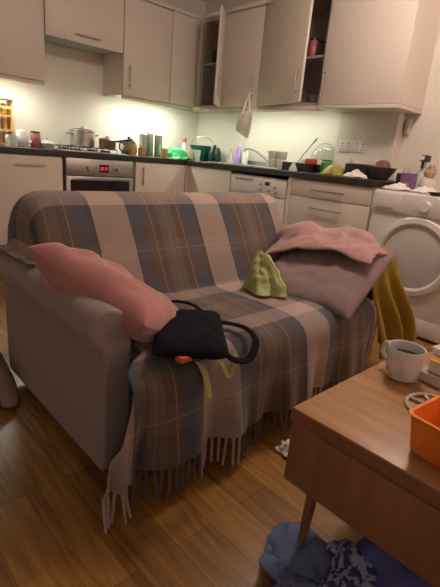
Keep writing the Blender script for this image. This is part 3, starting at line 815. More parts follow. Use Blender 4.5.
# teal bowl and kettle
t = thing('colander', 'dark teal colander with wire handle in the worktop corner', 'colander', (.40, -.20, Z0))
obj('bowl', lathe(.36, -.22, [(0, Z0), (.08, Z0), (.085, Z0+.01), (.132, Z0+.14), (.140, Z0+.145), (.128, Z0+.138), (.07, Z0+.014), (0, Z0+.012)], 32), TEAL, t)
sp_, _ = spline([(.25, -.285, Z0+.14), (.275, -.27, Z0+.20), (.36, -.22, Z0+.235), (.445, -.17, Z0+.20), (.47, -.155, Z0+.14)], 24)
obj('handle', tube(sp_, .003, 6), STEEL, t)
t = thing('kettle', 'dark green kettle right of the teal colander', 'kettle', (.545, -.21, Z0))
obj('body', lathe(.555, -.22, [(0, Z0), (.065, Z0), (.07, Z0+.02), (.062, Z0+.10), (.045, Z0+.135), (0, Z0+.145)], 28), DKGREEN, t)
obj('lid_knob', lathe(.555, -.22, [(.01, Z0+.143), (.013, Z0+.158), (0, Z0+.163)], 14), BLACK, t)
sp_, _ = spline([(.60, -.26, Z0+.10), (.635, -.29, Z0+.11), (.64, -.295, Z0+.05), (.615, -.27, Z0+.02)], 16)
obj('handle', tube(sp_, .008, 8), BLACK, t)
o = obj('drinking_glass', lathe(.50, -.40, [(0, Z0), (.027, Z0), (.035, Z0+.10), (.032, Z0+.10), (.025, Z0+.006), (0, Z0+.006)]), mat('milky_glass', (.55, .62, .58), .12, var=.03)); tag(o, 'cloudy drinking glass in front of the teal colander', 'glass')
# by the sink
def bottle(label, x, y, h, r, m, cap, name='bottle'):
    t = thing(name, label, 'bottle', (x, y, Z0))
    obj('body', lathe(x, y, [(0, Z0), (r, Z0), (r, Z0+h*.62), (r*.35, Z0+h*.78), (r*.35, Z0+h*.86), (0, Z0+h*.86)], 18), m, t)
    bm = lathe(x, y, [(r*.42, Z0+h*.85), (r*.42, Z0+h*.95), (r*.15, Z0+h*.96), (r*.15, Z0+h), (0, Z0+h)], 14)
    obj('cap', bm, cap, t)
bottle('clear slim bottle at the left end of the sink', .69, -.13, .14, .020, mat('frosted_bottle', (.50, .52, .48), .2), GREYP)
bottle('purple washing-up liquid bottle left of the tap', .775, -.10, .20, .030, PURPLEL, WHITEP)
bottle('white pump bottle between the purple bottle and the tap', .87, -.10, .20, .026, WHITEP, WHITEP)
o = obj('soap_pot', lathe(.86, -.30, [(0, .9175), (.03, .9175), (.033, .955), (.028, .955), (.026, .925), (0, .925)]), mat('pale_pot', (.62, .60, .56), .3)); tag(o, 'small pale pot on the sink rim in front of the bottles', 'pot')
first = None
for k, (x, y, z) in enumerate(((1.375, -.28, .917), (1.375, -.28, .987), (1.465, -.27, .917), (1.465, -.27, .987), (1.42, -.19, .917))):
    lab = ['lower cup of the left pale stack on the drainer', 'upper cup of the left pale stack on the drainer', 'lower cup of the right pale stack on the drainer',
           'upper cup of the right pale stack on the drainer', 'single pale cup behind the two cup stacks on the drainer'][k]
    if first is None:
        first = obj('cup', lathe(0, 0, [(0, 0), (.033, 0), (.042, .012), (.042, .066), (.038, .066), (.036, .012), (0, .008)], 24), mat('pale_stoneware', (.60, .57, .48), .35)); o = first
    else:
        o = first.copy(); C.objects.link(o)
    o.location = (x, y, z); tag(o, lab, 'cup', 'pale cups on the drainer')
o = obj('wooden_spoon', tube([(1.545, -.20, .925), (1.60, -.17, 1.03), (1.655, -.13, 1.13), (1.675, -.115, 1.165), (1.685, -.108, 1.185)], [.006, .007, .008, .016, .008], 8, flat=.6), mat('dark_spoon', (.24, .23, .20), .5)); tag(o, 'long spoon leaning against the wall right of the cups', 'spoon')
t = thing('glass_lid', 'large clear glass lid standing on edge against the wall', 'lid', (1.75, -.05, Z0))
bm = lathe(0, 0, [(.115, 0), (.118, .004), (.10, .02), (.05, .032), (0, .036)], 36)
bmesh.ops.rotate(bm, verts=bm.verts, cent=(0, 0, 0), matrix=Matrix.Rotation(PI/2*.88, 3, 'X'))
bmesh.ops.translate(bm, verts=bm.verts, vec=(1.735, -.065, Z0+.119)); obj('dome', bm, GLASS, t)
bm = lathe(0, 0, [(.115, -.002), (.121, -.002), (.121, .005), (.115, .005), (.115, -.002)], 36)
bmesh.ops.rotate(bm, verts=bm.verts, cent=(0, 0, 0), matrix=Matrix.Rotation(PI/2*.88, 3, 'X'))
bmesh.ops.translate(bm, verts=bm.verts, vec=(1.735, -.065, Z0+.122)); obj('rim', bm, STEEL, t)
t = thing('baking_tray', 'black roasting tin on the worktop right of the sink', 'tin', (1.70, -.28, Z0))
bm = box(1.585, 1.84, -.38, -.18, Z0, Z0+.006, .002, 1)
for a in ((1.575, 1.585, -.39, -.17), (1.84, 1.85, -.39, -.17), (1.575, 1.85, -.39, -.38), (1.575, 1.85, -.18, -.17)): box(*a, Z0, Z0+.065, .003, 1, bm=bm)
obj('tin', bm, BLACK, t)
o = obj('funnel', lathe(1.725, -.43, [(0, Z0), (.032, Z0), (.034, Z0+.012), (.010, Z0+.06), (.007, Z0+.075), (0, Z0+.075)], 20), WHITEP); tag(o, 'small white cone-shaped pot in front of the black tin', 'pot')
P, du, dv = sheet(1.80, -.30, 1.03, .16, .14, 14, 14, .3, .8, .03, 12, 8)
o = obj('packet', box(1.765, 1.85, -.345, -.285, Z0+.0065, Z0+.105, .012, 2), REDP); tag(o, 'red packet standing at the right end of the black tin', 'packet')
o = obj('packet', box(1.735, 1.762, -.36, -.30, Z0+.0065, Z0+.095, .008, 2), WHITEP); tag(o, 'slim white packet left of the red packet in the black tin', 'packet')
jar('tin', 'green tin with lid right of the red packet', 'tin', 1.905, -.25, Z0, .043, .105, GREENJ, mat('dk_green_lid', (.05, .13, .05), .4))
P, du, dv = sheet(2.015, -.29, 1.00, .26, .22, 18, 18, .2, .75, .05, 9, 5.5)
P = settle(P, du, dv, [sd_plane(Z0), sd_ell((2.015, -.29, Z0+.025), (.075, .06, .05))], 60, .003)
o = obj('food_bag', grid_bm(P), YELG); thicken(o, .003, 1); tag(o, 'crumpled yellow-green food bag right of the green tin', 'bag')
o = obj('pear', lathe(2.085, -.19, [(0, Z0), (.028, Z0+.004), (.038, Z0+.035), (.030, Z0+.075), (.014, Z0+.105), (.004, Z0+.125), (0, Z0+.13)], 18), mat('pear_skin', (.45, .40, .09), .45, var=.2)); tag(o, 'yellow pear between the food bag and the black box', 'fruit')
t = thing('toaster', 'low black box-shaped appliance under the sockets', 'toaster', (2.21, -.24, Z0))
obj('body', box(2.125, 2.300, -.34, -.16, Z0, Z0+.095, .012, 3), BLACK, t)
bm = box(2.155, 2.275, -.285, -.265, Z0+.0945, Z0+.0965); box(2.155, 2.275, -.235, -.215, Z0+.0945, Z0+.0965, bm=bm)
obj('slots', bm, GREYP, t, smooth=False)
P = heap(2.30, -.47, Z0, .075, .055, .045, (.01, 0), wr=.010, sc=24, seed=2.0)
o = obj('crumpled_paper', grid_bm(P), PAPER); thicken(o, .002, 1); tag(o, 'crumpled white paper on the worktop in front of the black box', 'paper')
t = thing('bowl', 'dark grey bowl heaped with a brown loaf at the worktop end', 'bowl', (2.405, -.30, Z0))
obj('bowl', lathe(2.405, -.30, [(0, Z0), (.045, Z0), (.085, Z0+.06), (.098, Z0+.085), (.092, Z0+.085), (.05, Z0+.012), (0, Z0+.01)], 28), DKGREY, t)
o = obj('bread_roll', lathe(2.40, -.29, [(0, Z0+.045), (.04, Z0+.05), (.055, Z0+.085), (.045, Z0+.118), (.02, Z0+.132), (0, Z0+.134)], 20), BROWN); tag(o, 'brown bread roll in the dark grey bowl', 'bread')
o = obj('carton', box(2.505, 2.535, -.20, -.15, Z0, Z0+.10, .006), mat('off_white_carton', (.62, .58, .50), .5)); tag(o, 'narrow off-white carton at the right end of the worktop', 'carton')
# ---- on the dryer
ZD = 0.863
o = obj('box', box(2.575, 2.612, -.42, -.27, ZD, ZD+.105, .003), BLACK); o.name = 'card_box'; tag(o, 'black card box at the left end of the dryer top', 'box')
t = thing('card_box', 'purple card box right of the black box on the dryer', 'box', (2.655, -.40, ZD))
obj('carton', box(2.616, 2.690, -.44, -.36, ZD, ZD+.11, .003), PURPLE, t)
obj('label_panel', box(2.630, 2.680, -.4425, -.4405, ZD+.015, ZD+.050), mat('lilac_label', (.45, .30, .42), .5), t, smooth=False)
t = thing('spray_bottle', 'white spray bottle with a black trigger on the dryer', 'bottle', (2.625, -.15, ZD))
obj('body', lathe(2.635, -.16, [(0, ZD), (.036, ZD), (.038, ZD+.12), (.016, ZD+.165), (.013, ZD+.19), (0, ZD+.19)], 20), WHITEP, t)
bm = box(2.620, 2.660, -.225, -.135, ZD+.19, ZD+.235, .008); box(2.631, 2.645, -.215, -.20, ZD+.145, ZD+.192, .003, 1, bm=bm)
obj('trigger_head', bm, BLACK, t)
obj('nozzle', box(2.627, 2.653, -.245, -.2255, ZD+.20, ZD+.228, .004), WHITEP, t)
t = thing('soft_toy', 'small white and tan soft toy on the dryer beside the spray bottle', 'toy', (2.735, -.25, ZD))
obj('body', lathe(2.715, -.25, [(0, ZD), (.04, ZD+.005), (.055, ZD+.04), (.045, ZD+.08), (.025, ZD+.10), (0, ZD+.105)], 20), mat('white_plush', (.66, .62, .56), .95, bump=.4), t)
obj('head', lathe(2.720, -.26, [(0, ZD+.09), (.03, ZD+.10), (.04, ZD+.125), (.03, ZD+.155), (0, ZD+.165)], 20), mat('tan_plush', (.52, .33, .20), .95, bump=.4), t)
for dy in (-.03, .03): obj('ear', lathe(2.725, -.26+dy, [(0, ZD+.148), (.010, ZD+.15), (.012, ZD+.165), (0, ZD+.178)], 12), mat('tan_ear', (.42, .24, .14), .95), t)
for k, (x, y, w_, h_, sd, lab) in enumerate(((2.655, -.545, .16, .12, 1.3, 'crumpled white paper at the left front of the dryer top'),
                                             (2.81, -.50, .16, .13, 4.4, 'crumpled white paper in the middle of the dryer top'),
                                             (2.98, -.45, .18, .15, 7.7, 'crumpled white paper at the right of the dryer top'))):
    P = heap(x, y, ZD+.001, w_*.5, h_*.45, .034, (.02, 0), ((2, .15, sd), (5, .14, sd*2), (7, .08, 0)), wr=.012, sc=22, seed=sd)
    o = obj('crumpled_paper', grid_bm(P), PAPER); thicken(o, .002, 1); tag(o, lab, 'paper', 'papers on the dryer')
o = obj('dish', lathe(2.93, -.585, [(0, ZD), (.035, ZD), (.06, ZD+.018), (.056, ZD+.018), (.03, ZD+.004), (0, ZD+.004)], 24), mat('dark_brown_dish', (.05, .022, .015), .4)); tag(o, 'shallow dark brown dish at the front edge of the dryer', 'dish')

# ================================================================== sofa
SX0, SX1 = 2.20, 3.00
YL0, YL1 = -2.765, -2.675      # left arm
YR0, YR1 = -1.45, -1.36       # right arm
t = thing('sofa', 'taupe two-seater sofa with rolled arms under a tartan throw', 'sofa', (2.6, -1.98, 0))
def arm_bm(y_out, y_in, sgn):
    """panel with a rolled top that overhangs outwards; sgn = -1 for the left arm"""
    r = 0.062; yc = y_out - sgn*0.018; zc = 0.507
    prof = [(y_in, 0.055), (y_in, 0.49)]
    a0, a1 = (math.radians(-8), math.radians(238))
    for k in range(22):
        a = a0 + (a1-a0)*k/21
        prof.append((yc - sgn*r*math.cos(a), zc + r*math.sin(a)))
    prof += [(y_out, 0.42), (y_out, 0.055)]
    bm = bmesh.new()
    f = bm.faces.new([bm.verts.new((SX1, y, z)) for y, z in prof])
    ext = bmesh.ops.extrude_face_region(bm, geom=[f])
    vs = [v for v in ext['geom'] if isinstance(v, bmesh.types.BMVert)]
    for v in vs: v.co.x = SX0
    # soften the front rim
    front = [e for e in bm.edges if all(abs(v.co.x-SX1) < 1e-5 for v in e.verts)]
    bmesh.ops.bevel(bm, geom=front, offset=0.014, segments=3, profile=0.6, affect='EDGES')
    return bm
obj('arm', arm_bm(YL0, YL1, -1), SOFA, t)
obj('arm', arm_bm(YR1, YR0, 1), SOFA, t)
obj('base', box(SX0+.01, SX1-.02, YL1+.001, YR0-.001, 0.06, 0.27, 0.01), SOFA, t)
obj('seat_cushion', box(2.45, 3.105, YL1+.004, YR0-.004, 0.272, 0.405, 0.045, 4), SOFA, t)
# back: leaning slab with a round top
bprof = [(2.62, 0.275), (2.60, 0.42), (2.44, 0.70), (2.40, 0.755), (2.34, 0.775), (2.28, 0.765), (2.245, 0.72), (2.222, 0.55), (2.215, 0.275)]
bm = bmesh.new()
sp_, _ = spline(bprof, 44)
f = bm.faces.new([bm.verts.new((x, -2.70, z)) for x, z in sp_])
ext = bmesh.ops.extrude_face_region(bm, geom=[f])
for v in ext['geom']:
    if isinstance(v, bmesh.types.BMVert): v.co.y = -1.45
caps = [e for e in bm.edges if abs(e.verts[0].co.y - e.verts[1].co.y) < 1e-6]
bmesh.ops.bevel(bm, geom=caps, offset=0.035, segments=4, profile=0.5, affect='EDGES')
# the lower part sits between the arms
for v in bm.verts:
    if v.co.z < 0.58:
        v.co.y = max(min(v.co.y, YR0-.004), YL1+.004)
obj('back', bm, SOFA, t)
for x, y in ((2.44, -2.72), (2.90, -2.72), (2.30, -1.405), (2.90, -1.405)):
    obj('leg', lathe(x, y, [(0, 0), (.018, 0), (.026, .0555), (0, .0555)], 16), DARKWOOD, t)

# ------------------------------------------------------------------ tartan throw
prof = [(2.192, 0.50), (2.204, 0.63), (2.226, 0.735), (2.27, 0.785), (2.34, 0.796), (2.41, 0.775), (2.46, 0.71), (2.53, 0.585), (2.595, 0.465), (2.625, 0.425),
        (2.68, 0.418), (2.80, 0.424), (2.95, 0.426), (3.04, 0.424), (3.10, 0.408), (3.130, 0.365), (3.138, 0.28), (3.138, 0.20), (3.138, 0.122)]
NV = 120
pv, sv = spline(prof, NV)
i_top = int(np.argmax(pv[:, 1])); v0 = sv[i_top]
NU = 96
P = np.zeros((NU, NV, 3)); UV = np.zeros((NU, NV, 2))
def smooth(a, b, x):
    q = min(1, max(0, (x-a)/(b-a))); return q*q*(3-2*q)
for j in range(NV):
    x, z = pv[j]
    infront = smooth(3.01, 3.10, x)                      # free of the arms at the front
    onback = 1 - smooth(2.47, 2.56, x) if z > 0.42 else 0
    sL = -2.655 - 0.115*infront - 0.31*onback
    sR = -1.475 - 0.010*infront + 0.045*onback
    if infront > .9:
        drop = smooth(0.40, 0.05, z)
        sL -= 0.160*drop
    for i in range(NU):
        s = sL + (sR-sL)*i/(NU-1)
        y = s; dz = 0.0; dx = 0.0
        if onback > 0:                                    # wraps over the left end of the back
            e = -2.655
            if s < e:
                q = e - s; R_ = 0.085
                if q < R_*PI/2:
                    y = e - R_*math.sin(q/R_); dz = -(R_ - R_*math.cos(q/R_))
                else:
                    y = e - R_ - 0.01*math.sin(20*x); dz = -R_ - (q - R_*PI/2)
        n1 = noise.noise(Vector((s*4, sv[j]*4, 3.0))); n2 = noise.noise(Vector((s*11, sv[j]*7, 8.0)))
        wob = 0.006*n1 + 0.004*n2
        zz = z + dz
        if infront > .5:                                  # hanging folds at the front
            hang = smooth(0.40, 0.08, z)
            fold = 0.030*math.sin(s*21 + 1.3*math.sin(s*5)) + 0.016*math.sin(s*47+1.0)
            dx = hang*(fold*0.75 + 0.018)
            q = smooth(-2.66, -2.76, s); dx += (-0.030 + 0.016*math.sin(s*95))*hang*q
            zz -= hang*0.020*q
            if s < -2.70: y = -2.70 + (s + 2.70)*0.72
            zz += hang*0.014*noise.noise(Vector((s*6, 0, 2)))
        elif onback < .3:
            zz += abs(wob)*1.0 + 0.002
        else:
            dx = max(0, wob) + 0.002
        if onback > 0 and s < -2.655 and zz < 0.578:   # the overhang comes to rest on the arm
            y -= min(.05, 0.578 - zz); zz = 0.578 + 0.004*math.sin(31*x)
        P[i, j] = (x + dx, y, zz)
        UV[i, j] = (s - .10*infront*smooth(-2.66, -2.78, s), sv[j] - v0 - 0.06 + 0.19*smooth(2.6, 3.1, x))
# keep it out of the back's rear rows where both sides meet the arm
t = thing('throw_blanket', 'grey, brown and cream tartan wool throw spread over the sofa', 'blanket', (2.7, -2.0, 0.43))
cl = obj('cloth', grid_bm(P, UV), PLAID, t); add_mod(cl, 'SOLIDIFY', thickness=0.005, offset=1.0); add_mod(cl, 'SUBSURF', levels=1, render_levels=1)
# tassels along the front hem, and down the left front corner
hem = P[:, NV-1]
arc = np.concatenate([[0], np.cumsum(np.linalg.norm(np.diff(hem, axis=0), axis=1))])
ntas = 70
rr = random.Random(11)
for k in range(ntas):
    q = arc[-1]*(k+.5)/ntas
    p = np.array([np.interp(q, arc, hem[:, a]) for a in range(3)])
    sy = np.interp(q, arc, UV[:, NV-1, 0])
    L = min(0.098, p[2]-0.006) + rr.uniform(-.006, .0)
    sw = rr.uniform(-.012, .012); sx_ = rr.uniform(-.004, .014)
    pts = [p + np.array([0, 0, .004]), p + np.array([sx_*.5, sw*.4, -L*.5]), p + np.array([sx_, sw, -L])]
    fr_ = ((sy + 2.445)/0.505) % 1.0
    light = fr_ < .15 or fr_ > .85
    obj('tassel', tube(pts, [.0050, .0050, .0040], 6), TASSEL if light else TASSELD, t)

# ------------------------------------------------------------------ cushions
def place(bm, loc, xa, ya):
    """local x along xa, local y towards ya"""
    xa = Vector(xa).normalized(); ya = Vector(ya); za = xa.cross(ya).normalized(); ya = za.cross(xa)
    M = Matrix((xa, ya, za)).transposed().to_4x4(); M.translation = Vector(loc)
    bmesh.ops.transform(bm, matrix=M, verts=bm.verts)
    return M
bm = pillow(0.485, 0.42, 0.17, 30, 0.04, 0.018, 2.0)
place(bm, (2.775, -2.595, 0.508), (0.58, 0.20, -0.19), (-0.55, 0.95, -0.55))
o = obj('cushion', bm, PINK); add_mod(o, 'SUBSURF', levels=1, render_levels=1)
tag(o, 'salmon pink cushion leaning on the left sofa arm', 'cushion')
bm = pillow(0.50, 0.49, 0.10, 30, 0.005, 0.012, 5.0)
MC = place(bm, (2.90, -1.615, 0.520), (0.48, 0.06, 0.0), (-0.12, 0.40, 0.21))
o = obj('cushion', bm, MAUVE); add_mod(o, 'SUBSURF', levels=1, render_levels=1)
tag(o, 'mauve-grey cushion leaning on the right sofa arm under a pink jumper', 'cushion')

# ------------------------------------------------------------------ loose cloths on the sofa
RC = np.array(MC.to_3x3())
sofa_cols = [sd_box((2.57, YR0/2+YR1/2, 0.33), (.43, .115, .262), .08), sd_box((2.80, -2.0, 0.22), (.36, .60, .205), .04),
             sd_box((2.36, -2.1, 0.40), (.13, .66, .385), .08), sd_ell(tuple(MC.translation), (.27, .23, .085), RC), sd_plane(0.0)]
P, du, dv = sheet(2.75, -1.455, 0.84, .76, .58, 56, 42, 0.20, .60, .13, 7, 3.0)
P = settle(P, du, dv, sofa_cols + [sd_ell((2.78, -1.40, .55), (.27, .12, .105)), sd_ell((2.68, -1.50, .595), (.11, .09, .085)), sd_ell((2.92, -1.43, .62), (.10, .06, .065))], 75, .008, bend=.08)
P = wrinkle(P, .016, 9, 2.0)
o = obj('jumper', grid_bm(P), JUMPER); thicken(o, .012, 1); tag(o, 'dusty pink knitted jumper heaped over the mauve cushion', 'jumper')
nu, nv = 44, 40
P = np.zeros((nu, nv, 3))
path, _ = spline([(2.78, .615), (2.90, .618), (3.00, .612), (3.035, .585), (3.05, .52), (3.06, .42), (3.07, .30), (3.08, .17)], nv)
for i in range(nu):
    u = i/(nu-1)
    for j in range(nv):
        v = j/(nv-1); x, z = path[j]
        hang = smooth(.35, 1.0, v)
        y = -1.48 + u*(.27 + .17*hang) + .02*hang*math.sin(7*v+5*u)
        f = math.sin(u*2*PI*2.6 + .8*math.sin(3*v)) + .4*math.sin(u*2*PI*5.3 + 1.0)
        x += hang*(.045*f + .075) + .006*noise.noise(Vector((u*5, v*6, 3)))
        z += (1-hang)*(.008*f) - hang*.05*abs(u-.45) + hang*.02*math.sin(u*9)
        P[i, j] = (x, y, z)
o = obj('blanket', grid_bm(P), MUSTARD); thicken(o, .008, 1); tag(o, 'mustard cloth hanging over the front of the right sofa arm', 'cloth')
nu, nv = 26, 57
P = np.zeros((nu, nv, 3))
for i in range(nu):
    r = .04 + .96*i/(nu-1)
    for j in range(nv):
        a = 2*PI*j/(nv-1)
        rad = (.092 + .022*math.cos(a-.4) + .014*math.cos(2*a+1))*(r**1.15)*(1 + r*(.16*math.sin(5*a+.6) + .10*math.sin(8*a+2*r)))
        zz = .150*(1-r**1.5) + .020*math.sin(PI*r)*math.sin(3*a+1)
        P[i, j] = (2.785 - .040*(1-r) + 1.0*rad*math.cos(a), -1.895 + .012*(1-r) + .85*rad*math.sin(a), .438 + max(0, zz))
W = wrinkle(P, .012, 19, 5.0); W[:, -1] = W[:, 0]; W[..., 2] = np.maximum(W[..., 2], .434); P = W
o = obj('cloth', grid_bm(P), GREENC); thicken(o, .006, 1); o.name = 'muslin_cloth'; tag(o, 'pale green scrunched cloth at the back of the seat', 'cloth')

# ------------------------------------------------------------------ black shoulder bag on the seat
t = thing('shoulder_bag', 'flat black fabric shoulder bag lying on the tartan seat', 'bag', (3.0, -2.48, 0.435))
bm = pillow(0.34, 0.22, 0.065, 22, 0.015, 0.006, 9.0)
place(bm, (3.035, -2.495, 0.462), (-0.26, 0.20, 0.0), (0.16, 0.20, 0.0))
bmesh.ops.recalc_face_normals(bm, faces=bm.faces)
o = obj('body', bm, BAGM, t); add_mod(o, 'SUBSURF', levels=1, render_levels=1)
sp_, _ = spline([(3.01, -2.40, .465), (3.03, -2.33, .455), (3.09, -2.30, .450), (3.16, -2.33, .440), (3.195, -2.39, .410), (3.19, -2.45, .420), (3.14, -2.48, .45)], 40)
obj('strap', tube(sp_, .012, 8, flat=.5), BAGM, t)
sp_, _ = spline([(2.90, -2.45, .465), (2.83, -2.42, .475), (2.80, -2.37, .468), (2.84, -2.33, .462), (2.92, -2.34, .458), (2.96, -2.37, .46)], 30)
obj('carry_handle', tube(sp_, .011, 8, flat=.5), BAGM, t)
obj('zip_tag', box(3.130, 3.160, -2.625, -2.580, .440, .458, .005), ORANGEP, t)['label'] = 'orange-red tag'
t2 = thing('lanyard', 'pale lime lanyard strap trailing from under the black bag', 'lanyard', (3.17, -2.45, .43))
sp_, _ = spline([(3.10, -2.55, .445), (3.145, -2.555, .432), (3.180, -2.55, .395), (3.198, -2.545, .33)], 24)
obj('long_strap', tube(sp_, .010, 8, flat=.25), LIME, t2)
sp_, _ = spline([(3.13, -2.49, .440), (3.175, -2.485, .415), (3.196, -2.475, .375), (3.188, -2.455, .400), (3.165, -2.43, .432)], 24)
obj('loop', tube(sp_, .008, 8, flat=.25), LIME, t2)
tag(obj('toy_clip', box(3.145, 3.17, -2.575, -2.54, .437, .453, .005), simple('blue_clip', (.03, .07, .16), .5)), 'small dark blue clip beside the orange tag on the bag', 'clip')

# ================================================================== coffee table
TZ = 0.452; TX0, TY0 = 3.478, -2.555; TX1, TY1 = 4.55, -1.93
t = thing('coffee_table', 'oak coffee table with deep drawer front and slim legs', 'table', (4.0, -2.25, 0))
tp = obj('top', box(TX0, TX1, TY0, TY1, TZ-.034, TZ, 0.006, 3), [TWOOD, TWOODE], t)
for p_ in tp.data.polygons:
    if abs(p_.normal.z) < .75: p_.material_index = 1        # edge shade put into the colour of the upright faces
bm = box(TX0+.002, TX1-.002, TY0+.008, TY1-.008, TZ-.20, TZ-.0345, 0.004)
obj('case', bm, TWOODF, t)
dr = obj('drawer_front', box(TX0+.06, TX1-.06, TY0+.004, TY0+.0078, TZ-.190, TZ-.040, 0.0015), TWOODF, t)
for x, y, dx, dy in ((TX0+.055, TY0+.07, -.012, -.0), (TX1-.06, TY0+.07, .02, 0), (TX0+.06, TY1-.07, -.02, 0), (TX1-.06, TY1-.07, .02, 0)):
    obj('leg', tube([(x+dx, y+dy, 0.001), (x, y, TZ-.199)], [.010, .015], 14), TWOODE, t)
# mug
MX, MY = 3.560, -2.185
t = thing('mug', 'white printed mug of dark coffee on the oak table', 'mug', (MX, MY, TZ))
zz = TZ+.001
MS = 0.90
obj('body', lathe(MX, MY, [(0, zz)] + [(r*MS, zz+h*MS) for r, h in ((.040, 0), (.046, .006), (.051, .05), (.054, .096), (.052, .099), (.049, .096), (.046, .05), (.040, .010))] + [(0, zz+.008*MS)], 40), WHITEP, t)
obj('coffee', lathe(MX, MY, [(.0476*MS, zz+.070*MS), (0, zz+.070*MS)], 40), COFFEE, t)
a = math.radians(165)
dx, dy = math.cos(a)*MS, math.sin(a)*MS
sp_, _ = spline([(MX+.050*dx, MY+.050*dy, zz+.074), (MX+.076*dx, MY+.076*dy, zz+.072), (MX+.080*dx, MY+.080*dy, zz+.040), (MX+.047*dx, MY+.047*dy, zz+.020)], 20)
obj('handle', tube(sp_, .0065, 10), WHITEP, t)
def mug_mark(pts, r, m, name):
    q = []
    for ang, z in pts:
        a = math.radians(ang); R_ = MS*(.0466 + (z-.006)*.083)
        q.append((MX+R_*math.cos(a), MY+R_*math.sin(a), zz+z*MS))
    s_, _ = spline(q, 24) if len(q) > 2 else (np.array(q), 0)
    obj(name, tube(s_, r, 6), m, t)
cam_a = math.degrees(math.atan2(-3.3-MY, 3.98-MX))
for pts in ([(-40, .075), (-20, .06), (-5, .042), (0, .035)], [(-20, .082), (-8, .062), (4, .045)], [(-25, .028), (-10, .030), (8, .026)], [(-22, .018), (0, .020), (14, .015)], [(-12, .045), (2, .036), (12, .038)]):
    mug_mark([(cam_a+a_, z) for a_, z in pts], .0007, LINE, 'drawn_line')
# glazed yellow patch near the foot
bm = bmesh.new(); n_ = 9; rows = []
for i in range(n_):
    row = []
    for j in range(n_):
        ang = math.radians(cam_a-62 + 34*i/(n_-1)); z = .010 + .026*j/(n_-1)*(1-.5*i/(n_-1))
        R_ = MS*(.0463 + (z-.006)*.115) + .0006
        row.append(bm.verts.new((MX+R_*math.cos(ang), MY+R_*math.sin(ang), zz+z*MS)))
    rows.append(row)
for i in range(n_-1):
    for j in range(n_-1): bm.faces.new((rows[i][j], rows[i+1][j], rows[i+1][j+1], rows[i][j+1]))
o = obj('yellow_patch', bm, YEL, t); o['label'] = 'yellow painted patch'
# round trivet with cut-outs
TRX, TRY = 3.690, -2.280
bm = bmesh.new()
zt_ = TZ+.004
for r0 in (.064, .022):
    tube([(TRX+r0*math.cos(2*PI*k/40), TRY+r0*math.sin(2*PI*k/40), zt_+.001) for k in range(41)], .0048, 8, bm, cap=False)
for k in range(8):
    a = 2*PI*k/8
    tube([(TRX+.020*math.cos(a), TRY+.020*math.sin(a), zt_+.001), (TRX+.064*math.cos(a), TRY+.064*math.sin(a), zt_+.001)], .004, 8, bm)
o = obj('trivet', bm, mat('cream_trivet', (.62, .52, .42), .5)); tag(o, 'round cream openwork trivet beside the orange tub', 'trivet')
# orange tub
t = thing('plastic_tub', 'open orange plastic tub on the oak table', 'tub', (3.80, -2.42, TZ))
def tub(cx, cy, z, w0, d0, w1, d1, h, rot, th=.003):
    bm = bmesh.new(); n = 8
    def ring(w_, d_, zz_, r):
        vs = []
        for (sx, sy, a0) in ((1, 1, 0), (-1, 1, 90), (-1, -1, 180), (1, -1, 270)):
            for k in range(n):
                a = math.radians(a0 + 90*k/(n-1))
                vs.append(((w_/2-r)*sx + r*math.cos(a), (d_/2-r)*sy + r*math.sin(a), zz_))
        c, s = math.cos(rot), math.sin(rot)
        return [bm.verts.new((cx + c*x - s*y, cy + s*x + c*y, z_)) for x, y, z_ in vs]
    R = [ring(w0-.01, d0-.01, z, .012), ring(w0, d0, z+.005, .016), ring(w1, d1, z+h-.004, .018), ring(w1+.008, d1+.008, z+h-.003, .02), ring(w1+.008, d1+.008, z+h, .02),
         ring(w1-2*th, d1-2*th, z+h, .016), ring(w0-2*th, d0-2*th, z+.007, .013)]
    for a, b in zip(R, R[1:]):
        m_ = len(a)
        for k in range(m_): bm.faces.new((a[k], a[(k+1) % m_], b[(k+1) % m_], b[k]))
    bm.faces.new(R[0][::-1]); bm.faces.new(R[-1])
    return bm
obj('tub', tub(3.825, -2.425, TZ+.001, .20, .15, .22, .17, .085, math.radians(-6)), BOXO, t)
# books
def book(label, cx, cy, z, w_, d_, h, rot, cover, group='books on the table'):
    t = thing('book', label, 'book', (cx, cy, z), group)
    bmp = box(-w_/2+.004, w_/2-.003, -d_/2+.003, d_/2-.003, .0025, h-.0025)
    bmc = box(-w_/2, w_/2, -d_/2, d_/2, 0, .0024, .0008, 1)
    box(-w_/2, w_/2, -d_/2, d_/2, h-.0024, h, .0008, 1, bm=bmc)
    box(w_/2-.0028, w_/2, -d_/2, d_/2, .0024, h-.0024, bm=bmc)
    M = Matrix.Translation((cx, cy, z)) @ Matrix.Rotation(rot, 4, 'Z')
    for b_ in (bmp, bmc): bmesh.ops.transform(b_, matrix=M, verts=b_.verts)
    obj('pages', bmp, PAPER, t, smooth=False); obj('cover', bmc, cover, t, smooth=False)
book('grey-covered book at the bottom of the stack behind the mug', 3.69, -2.085, TZ+.001, .18, .17, .026, math.radians(-8), BOOKG)
book('orange-covered book in the middle of the stack behind the mug', 3.69, -2.075, TZ+.0275, .16, .15, .034, math.radians(-4), BOOKO)
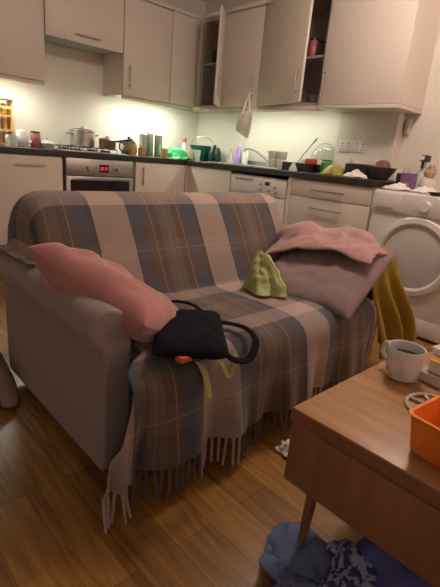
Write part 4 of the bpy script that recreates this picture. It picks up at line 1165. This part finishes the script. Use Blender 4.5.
book('pale white-covered book on top of the stack behind the mug', 3.685, -2.05, TZ+.062, .17, .13, .020, math.radians(-10), PAPER)

# ================================================================== things on the floor
floor_cols = [sd_plane(0.0), sd_box((TX0+.045, TY0+.07, .12), (.02, .02, .13), .008)]
def pile(name, label, x, y, w_, h_, rot, seed, m, amp=.12, sq=.48, z=.16, bumps=(), th=.008, n=36):
    P, du, dv = sheet(x, y, z, w_, h_, n, n, rot, sq, amp, 6.5, seed)
    P = settle(P, du, dv, floor_cols + list(bumps), 70, .006, bend=.06)
    P = wrinkle(P, .026, 7, seed+4); P = wrinkle(P, .018, 15, seed); P[..., 2] = np.maximum(P[..., 2], .006)
    o = obj(name, grid_bm(P), m); thicken(o, th, 1); tag(o, label, 'clothes')
    return o
pile('jeans', 'blue-grey denim garment crumpled on the floor by the table leg', 3.555, -2.505, .28, .28, .3, 2.0, JEANS, bumps=[sd_ell((3.55, -2.51, .0), (.06, .05, .035))])
pile('shirt', 'blue and white printed garment on the floor beside the denim', 3.655, -2.465, .26, .28, .8, 5.0, PRINTC, bumps=[sd_ell((3.645, -2.47, .01), (.05, .05, .045)), sd_ell((3.545, -2.495, .0), (.085, .075, .085))])
pile('jumper', 'dull blue garment in a heap under the table front', 3.735, -2.375, .30, .28, .1, 9.0, NAVYC, bumps=[sd_ell((3.735, -2.375, .02), (.07, .06, .08)), sd_ell((3.645, -2.47, .0), (.07, .07, .075))])
P = heap(3.235, -2.165, .003, .042, .034, .035, (.008, 0), wr=.009, sc=28, seed=3.0)
o = obj('tissue', grid_bm(P), PAPER); thicken(o, .002, 1); tag(o, 'crumpled white tissue on the floor between sofa and table', 'tissue')
P = heap(2.13, -2.865, .006, .22, .095, .21, (-.05, .035), ((3, .12, .5), (5, .10, 0), (1, .25, PI/2)), wr=.014, sc=11, seed=3.0, power=1.7)
P[..., 1] = np.where(P[..., 0] > 2.175, np.minimum(P[..., 1], -2.785), P[..., 1])
o = obj('cloth_bag', grid_bm(P), BEIGEC); thicken(o, .006, 1); tag(o, 'pinkish-beige cloth heap on the floor behind the sofa arm', 'cloth')
